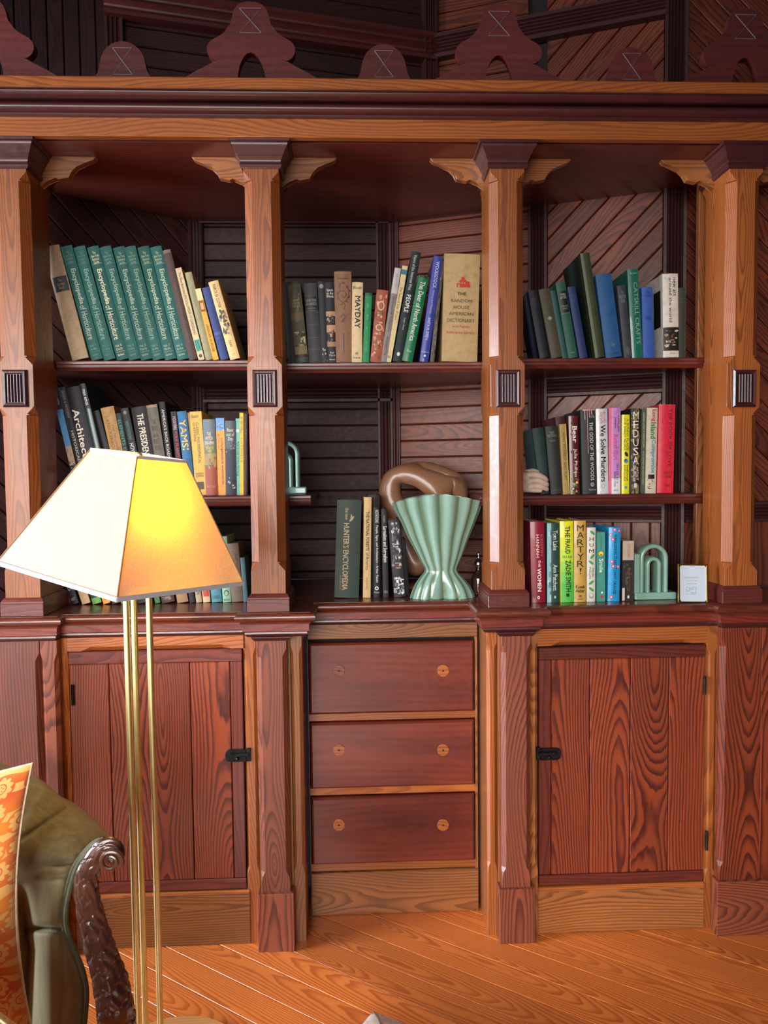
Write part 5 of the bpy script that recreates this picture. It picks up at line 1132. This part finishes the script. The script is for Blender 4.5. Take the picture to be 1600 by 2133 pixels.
# ------------------------------------------------------------------ sofa arm, cushions
def sofa():
    t = thing('velvet_sofa', (.2, -.75, 0), 'olive green velvet sofa with a carved dark wood scrolled arm at the lower left', 'sofa')
    m, nt, b = nmat('olive_velvet'); N = NB(nt); tc = N.n('ShaderNodeTexCoord')
    mp = N.n('ShaderNodeMapping'); mp.inputs['Rotation'].default_value = (0, .6, 0); mp.inputs['Scale'].default_value = (60, 60, 9); N.link(tc.outputs['Object'], mp.inputs[0])
    n1 = N.noise(mp.outputs[0], 1, 4, .65); n2 = N.noise(tc.outputs['Object'], 9, 3)
    base = N.ramp(n1, [(.3, lin('625e46')), (.6, lin('827c5e')), (.8, lin('9c9272'))])
    N.link(N.mix(N.math('MULTIPLY', n2, .4), base, lin('9a8450')), b.inputs['Base Color'])
    b.inputs['Roughness'].default_value = .75; b.inputs['Sheen Weight'].default_value = .9; b.inputs['Sheen Roughness'].default_value = .35; b.inputs['Sheen Tint'].default_value = lin('c8c0a4')
    bp = N.n('ShaderNodeBump'); bp.inputs['Strength'].default_value = .15; bp.inputs['Distance'].default_value = .001; N.link(n1, bp.inputs['Height']); N.link(bp.outputs[0], b.inputs['Normal'])
    T = cr([(-260, 1470), (-120, 1545), (-30, 1592), (40, 1622), (80, 1638), (100, 1647), (126, 1668), (145, 1687), (172, 1700), (198, 1716), (216, 1733), (232, 1744)], 6)
    R = cr([(232, 1744), (205, 1752), (180, 1775), (158, 1808), (145, 1850), (137, 1890), (136, 1922), (144, 1955), (158, 1988), (172, 2025), (179, 2065), (176, 2120), (170, 2180), (168, 2260)], 6)
    def samp(c, f):
        f = max(0, min(.99999, f))*(len(c)-1); i = int(f); a, b_ = c[i], c[i+1]; f -= i; return (a[0]+(b_[0]-a[0])*f, a[1]+(b_[1]-a[1])*f)
    NU, NV = 96, 144
    def pt(u, v):
        Tu, Rv = samp(T, u), samp(R, v); Lv = (-260, 1470+790*v); Bu = (-260+428*u, 2260)
        P00, P10, P01, P11 = T[0], T[-1], (-260, 2260), (168, 2260)
        x = (1-v)*Tu[0]+v*Bu[0]+(1-u)*Lv[0]+u*Rv[0]-((1-u)*(1-v)*P00[0]+u*(1-v)*P10[0]+(1-u)*v*P01[0]+u*v*P11[0])
        y = (1-v)*Tu[1]+v*Bu[1]+(1-u)*Lv[1]+u*Rv[1]-((1-u)*(1-v)*P00[1]+u*(1-v)*P10[1]+(1-u)*v*P01[1]+u*v*P11[1])
        roll = math.sin(min(1, v/.30)*PI/2)
        Y = -.60-.15*roll+.03*max(0, v-.35)
        # channel folds: deep vertical valleys and a tuft line
        def G(a, s): return math.exp(-(a/s)**2)
        cren = 60-25*max(0, (1980-y)/200) if y < 1980 else 60-(y-1980)*.05
        if y > 1840: Y += .045*G(x-cren, 11)*min(1, (y-1840)/90)+.03*G(x-cren+75, 14)*min(1, (y-1840)/90)
        Y += .020*G(y-1934, 7)*(1/(1+math.exp(-(x-62)/6)))*G(max(0, x-140), 20)
        Y -= .018*G(x-105, 32)*(1 if y > 1934 else .6)*min(1, max(0, (y-1850)/100))
        Y += .013*G(y-(1796+(150-x)*.12), 8)*G(x-140, 30)+.009*G(y-(1822+(150-x)*.10), 8)*G(x-125, 32)
        # seam over the arm roll
        sx_ = 140-(y-1683)*1.45 if y < 1760 else 40; Y += .008*G(x-sx_, 8)/(1+math.exp((y-1745)/5))
        # tuck in at the carved rail
        Y += .020*G(1-u, .05)
        return at(x, y, Y)
    g0 = [[pt(i/NU, j/NV) for i in range(NU+1)] for j in range(NV+1)]
    bm = bmesh.new()
    A = [[bm.verts.new(p-OFF[0]) for p in row] for row in g0]
    Bk = [[bm.verts.new(p+Vector((-.10, .20, -.06))-OFF[0]) for p in row[::6]] for row in g0[::8]]
    for j in range(NV):
        for i in range(NU): bm.faces.new((A[j][i], A[j][i+1], A[j+1][i+1], A[j+1][i]))
    for j in range(NV//8):
        for i in range(NU//6): bm.faces.new((Bk[j][i], Bk[j+1][i], Bk[j+1][i+1], Bk[j][i+1]))
    for i in range(NU//6): bm.faces.new([Bk[0][i], Bk[0][i+1]]+[A[0][q] for q in range(6*i+6, 6*i-1, -1)])
    for j in range(NV//8): bm.faces.new([Bk[j][-1], Bk[j+1][-1]]+[A[q][-1] for q in range(8*j+8, 8*j-1, -1)])
    finish('velvet_arm', bm, m, t, None, True, 75)
    # piping
    pipe = plain('velvet_piping', lin('4f5038'), .7, 0, 0, .1, 60)
    for dx, rr, dy in ((1.5, .0042, -.006), (-6, .0030, -.002)):
        pts = [at(x+dx, y, -.745+dy+.03*max(0, (y-2000)/300)) for x, y in R[4:]]
        bm = bmesh.new(); tube(bm, pts, rr, 8); finish('piping', bm, pipe, t, None, True)
    # carved rail
    path = cr([(228, 2260, 82), (238, 2190, 80), (243, 2130, 78), (236, 2070, 72), (220, 2010, 64), (204, 1960, 58), (190, 1910, 52), (182, 1865, 49), (182, 1825, 46), (193, 1794, 42), (210, 1770, 36), (229, 1760, 31), (243, 1768, 28), (247, 1783, 24), (238, 1793, 19), (229, 1786, 13)], 18)
    k = (-.76-CAM.y)/F_PX; pts = [at(x, y, -.762+(.015 if y > 2100 else 0)) for x, y, w in path]; n = len(pts); SEG = 60; bm = bmesh.new(); rings = []; L = 0
    for i, p in enumerate(pts):
        if i: L += (pts[i]-pts[i-1]).length
        tt = (pts[min(i+1, n-1)]-pts[max(i-1, 0)]).normalized(); a = Vector((0, -1, 0)); a = (a-tt*a.dot(tt)).normalized(); s = tt.cross(a)
        r = path[i][2]/2*k; end = min(1, i/8, (n-1-i)/6+.15); ring = []
        for q in range(SEG):
            th = 2*PI*q/SEG; band = (L/.062-th*.28) % 1.0
            if band < .45: f = .55*abs(math.sin(th*7+L*30))**.6*1.6-.4          # upright reeds
            else:
                lf = math.sin(th*9+L*210); f = .7*lf+.5*math.sin(PI*(band-.45)/.55)          # raked leaves
            f += .35*math.sin(th*3+L*70)+.5*mnoise.noise(p*90+Vector((q*.25, 0, 0)))
            edge = -.9 if band < .04 or .43 < band < .47 else 0
            rr = r*(1+.085*(f+edge)*end)
            ring.append(p+a*math.cos(th)*rr*.8+s*math.sin(th)*rr)
        rings.append(ring)
    loft(bm, rings)
    cw = wood('carved_walnut', lin('4a2a20'), lin('26120e'), lin('2a1818'), 90, .5, .3, .1, .5, .5)
    cw2 = plain('carved_dark', lin('4d2c22'), .3, 0, .4, .16, 45, .4)
    finish('carved_rail', bm, cw2, t, None, True, 60)
    c = at(238, 1782, -.775); bm = bmesh.new()
    sp = [(c.x+(.018-.0135*i/40)*math.cos(-.6+i*.28), -.79-.004*math.sin(i/40*PI), c.z+(.018-.0135*i/40)*math.sin(-.6+i*.28)) for i in range(41)]
    tube(bm, sp, [.0042-.002*i/40 for i in range(41)], 8); finish('volute', bm, cw2, t, None, True)
    # seat and legs mostly below the frame
    box('seat_frame', (-.75, -1.25, .16), (.22, -.62, .33), m, t, None, .02, 3)
    for x, y in ((-.68, -1.2), (.16, -1.2), (-.68, -.66), (.16, -.66)):
        bm = bmesh.new(); lathe(bm, [(.001, 0), (.016, 0), (.02, .05), (.03, .12), (.035, .165), (.001, .165)], (x, y, 0), 12); finish('leg', bm, cw2, t, None, True)
    world0()
sofa()
def floral(name, ground, ground2, motif, scale):
    m, nt, b = nmat(name); N = NB(nt); tc = N.n('ShaderNodeTexCoord')
    vo = N.n('ShaderNodeTexVoronoi'); vo.voronoi_dimensions = '2D'; vo.inputs['Scale'].default_value = scale; vo.inputs['Randomness'].default_value = .55
    N.link(tc.outputs['UV'], vo.inputs['Vector'])
    mp = N.n('ShaderNodeVectorMath', operation='SCALE'); N.link(tc.outputs['UV'], mp.inputs[0]); mp.inputs['Scale'].default_value = scale
    pp = N.n('ShaderNodeVectorMath', operation='SCALE'); N.link(vo.outputs['Position'], pp.inputs[0]); pp.inputs['Scale'].default_value = scale
    df = N.n('ShaderNodeVectorMath', operation='SUBTRACT'); N.link(mp.outputs[0], df.inputs[0]); N.link(pp.outputs[0], df.inputs[1])
    sp = N.n('ShaderNodeSeparateXYZ'); N.link(df.outputs[0], sp.inputs[0])
    ang = N.math('ARCTAN2', sp.outputs[1], sp.outputs[0]); r = vo.outputs['Distance']
    pet = N.math('ADD', .30, N.math('MULTIPLY', N.math('ABSOLUTE', N.math('SINE', N.math('MULTIPLY', ang, 5))), .10))
    inside = N.math('LESS_THAN', r, pet)
    ring1 = N.math('MULTIPLY', N.math('GREATER_THAN', r, .155), N.math('LESS_THAN', r, .19))
    dots = N.math('LESS_THAN', N.math('ABSOLUTE', N.math('SUBTRACT', r, .075)), .028)
    dots = N.math('MULTIPLY', dots, N.math('GREATER_THAN', N.math('SINE', N.math('MULTIPLY', ang, 5)), .3))
    dark = N.math('MAXIMUM', ring1, dots)
    wv = N.n('ShaderNodeTexWave'); wv.wave_type = 'RINGS'; wv.inputs['Scale'].default_value = scale*.45; wv.inputs['Distortion'].default_value = 7; wv.inputs['Detail'].default_value = 1; N.link(tc.outputs['UV'], wv.inputs['Vector'])
    swirl = N.math('MULTIPLY', N.math('GREATER_THAN', wv.outputs['Fac'], .66), N.math('GREATER_THAN', r, .46))
    nz = N.noise(tc.outputs['UV'], 5, 2)
    gr = N.ramp(nz, [(.35, ground), (.62, ground2)])
    c = N.mix(swirl, gr, motif); c = N.mix(inside, c, motif); c = N.mix(dark, c, ground)
    N.link(c, b.inputs['Base Color']); b.inputs['Roughness'].default_value = .8; b.inputs['Sheen Weight'].default_value = .3
    return m
def pillow(cx, cy, Y, a, b_, rotdeg, thick, mat, label, lean=0, shx=0, shz=0):
    c = at(cx, cy, Y); t = thing('throw_pillow', c, label, 'cushion', rot=(math.radians(lean), math.radians(-rotdeg), 0))
    n = 36; bm = bmesh.new(); uvl = bm.loops.layers.uv.new('UVMap'); sides = []
    for sg in (-1, 1):
        G = []
        for j in range(n+1):
            row = []
            for i in range(n+1):
                u, v = math.sin((2*i/n-1)*PI/2), math.sin((2*j/n-1)*PI/2)
                x = a*u*(1-.13*(1-v*v)); z = b_*v*(1-.13*(1-u*u))
                th = thick*(max(0, 1-u*u)**.42)*(max(0, 1-v*v)**.42)*(1+.05*math.sin(9*u)*math.cos(7*v))
                row.append(bm.verts.new((x+shx*z, sg*th, z+shz*x)))
            G.append(row)
        for j in range(n):
            for i in range(n):
                f = bm.faces.new((G[j][i], G[j][i+1], G[j+1][i+1], G[j+1][i]))
                for lp, (ii, jj) in zip(f.loops, ((i, j), (i+1, j), (i+1, j+1), (i, j+1))): lp[uvl].uv = (math.sin((2*ii/n-1)*PI/2)*.5+.5, math.sin((2*jj/n-1)*PI/2)*.5+.5)
    bmesh.ops.remove_doubles(bm, verts=bm.verts, dist=.00005)
    finish('pillow_cover', bm, mat, t, None, True, 80)
    bm = bmesh.new(); E_ = []
    for q in range(4):
        for i in range(16):
            s = 2*i/16-1; u, v = ((s, -1), (1, s), (-s, 1), (-1, -s))[q]; x, z = a*u*(1-.13*(1-v*v)), b_*v*(1-.13*(1-u*u)); E_.append((x+shx*z, 0, z+shz*x))
    E_.append(E_[0]); tube(bm, E_, .0022, 6); finish('pillow_piping', bm, plain('cream_piping', lin('d8c8a4'), .8), t, None, True)
    world0()
fo = floral('orange_flower_print', lin('c8501a'), lin('d8801e'), lin('dfa85a'), 11)
fc = floral('cream_swirl_print', lin('c08a50'), lin('d8a868'), lin('e0c49a'), 7)
ck = (-.86-CAM.y)/F_PX
AP, SX, SZ = .225, .01, .02
pillow(75-(AP+SX*AP)/ck, 1590+(AP+SZ*AP)/ck, -.855, AP, AP, 0, .055, fo, 'orange flower-print throw pillow with a pointed corner leaning on the green sofa', 0, SX, SZ)
pillow(-172, 2330, -1.02, .19, .19, -42, .05, fc, 'cream and tan swirl-print pillow at the bottom left corner of the photo')

# ------------------------------------------------------------------ suede floor cushion at the bottom edge
def pouf():
    zt = .09; c = atZ(775, 2101, zt); a1 = math.radians(-30); a2 = math.radians(-122)
    t = thing('floor_cushion', (c.x, c.y-.2, 0), 'pale taupe suede floor cushion with a seamed corner at the bottom edge', 'cushion')
    m = plain('taupe_suede', lin('f4e6dc'), .85, 0, 0, .10, 35, .2)
    d1 = Vector((math.cos(a1), math.sin(a1))); d2 = Vector((math.cos(a2), math.sin(a2))); C0 = Vector((c.x, c.y)); S = .42; r = .022
    cs = [C0, C0+d1*S, C0+d1*S+d2*S, C0+d2*S]; out = []
    for i in range(4):
        p, q, s = cs[i-1], cs[i], cs[(i+1) % 4]; da, db = (p-q).normalized(), (s-q).normalized()
        for k in range(7):
            f = k/6; out.append(q+da*r*(1-f)**2+db*r*f**2)
    ce = C0+(d1+d2)*S/2; bm = bmesh.new()
    prof = [(.975, .001), (.995, .010), (1.0, .03), (1.0, zt-.02), (.993, zt-.006), (.975, zt), (.6, zt+.012), (.2, zt+.016)]
    loft(bm, [[(ce.x+(p.x-ce.x)*f, ce.y+(p.y-ce.y)*f, z) for p in out] for f, z in prof]); finish('cushion_body', bm, m, t, None, True, 60)
    bm = bmesh.new(); tube(bm, [(ce.x+(C0.x-ce.x)*f+o, ce.y+(C0.y-ce.y)*f, z) for f, z, o in ((.985, .02, 0), (.985, zt-.01, 0), (.955, zt+.001, .001), (.86, zt+.004, .004), (.7, zt+.009, .003), (.5, zt+.013, .006))], .0022, 6); finish('corner_seam', bm, plain('suede_seam', lin('7c6a5c'), .85), t, None, True)
    world0()
pouf()
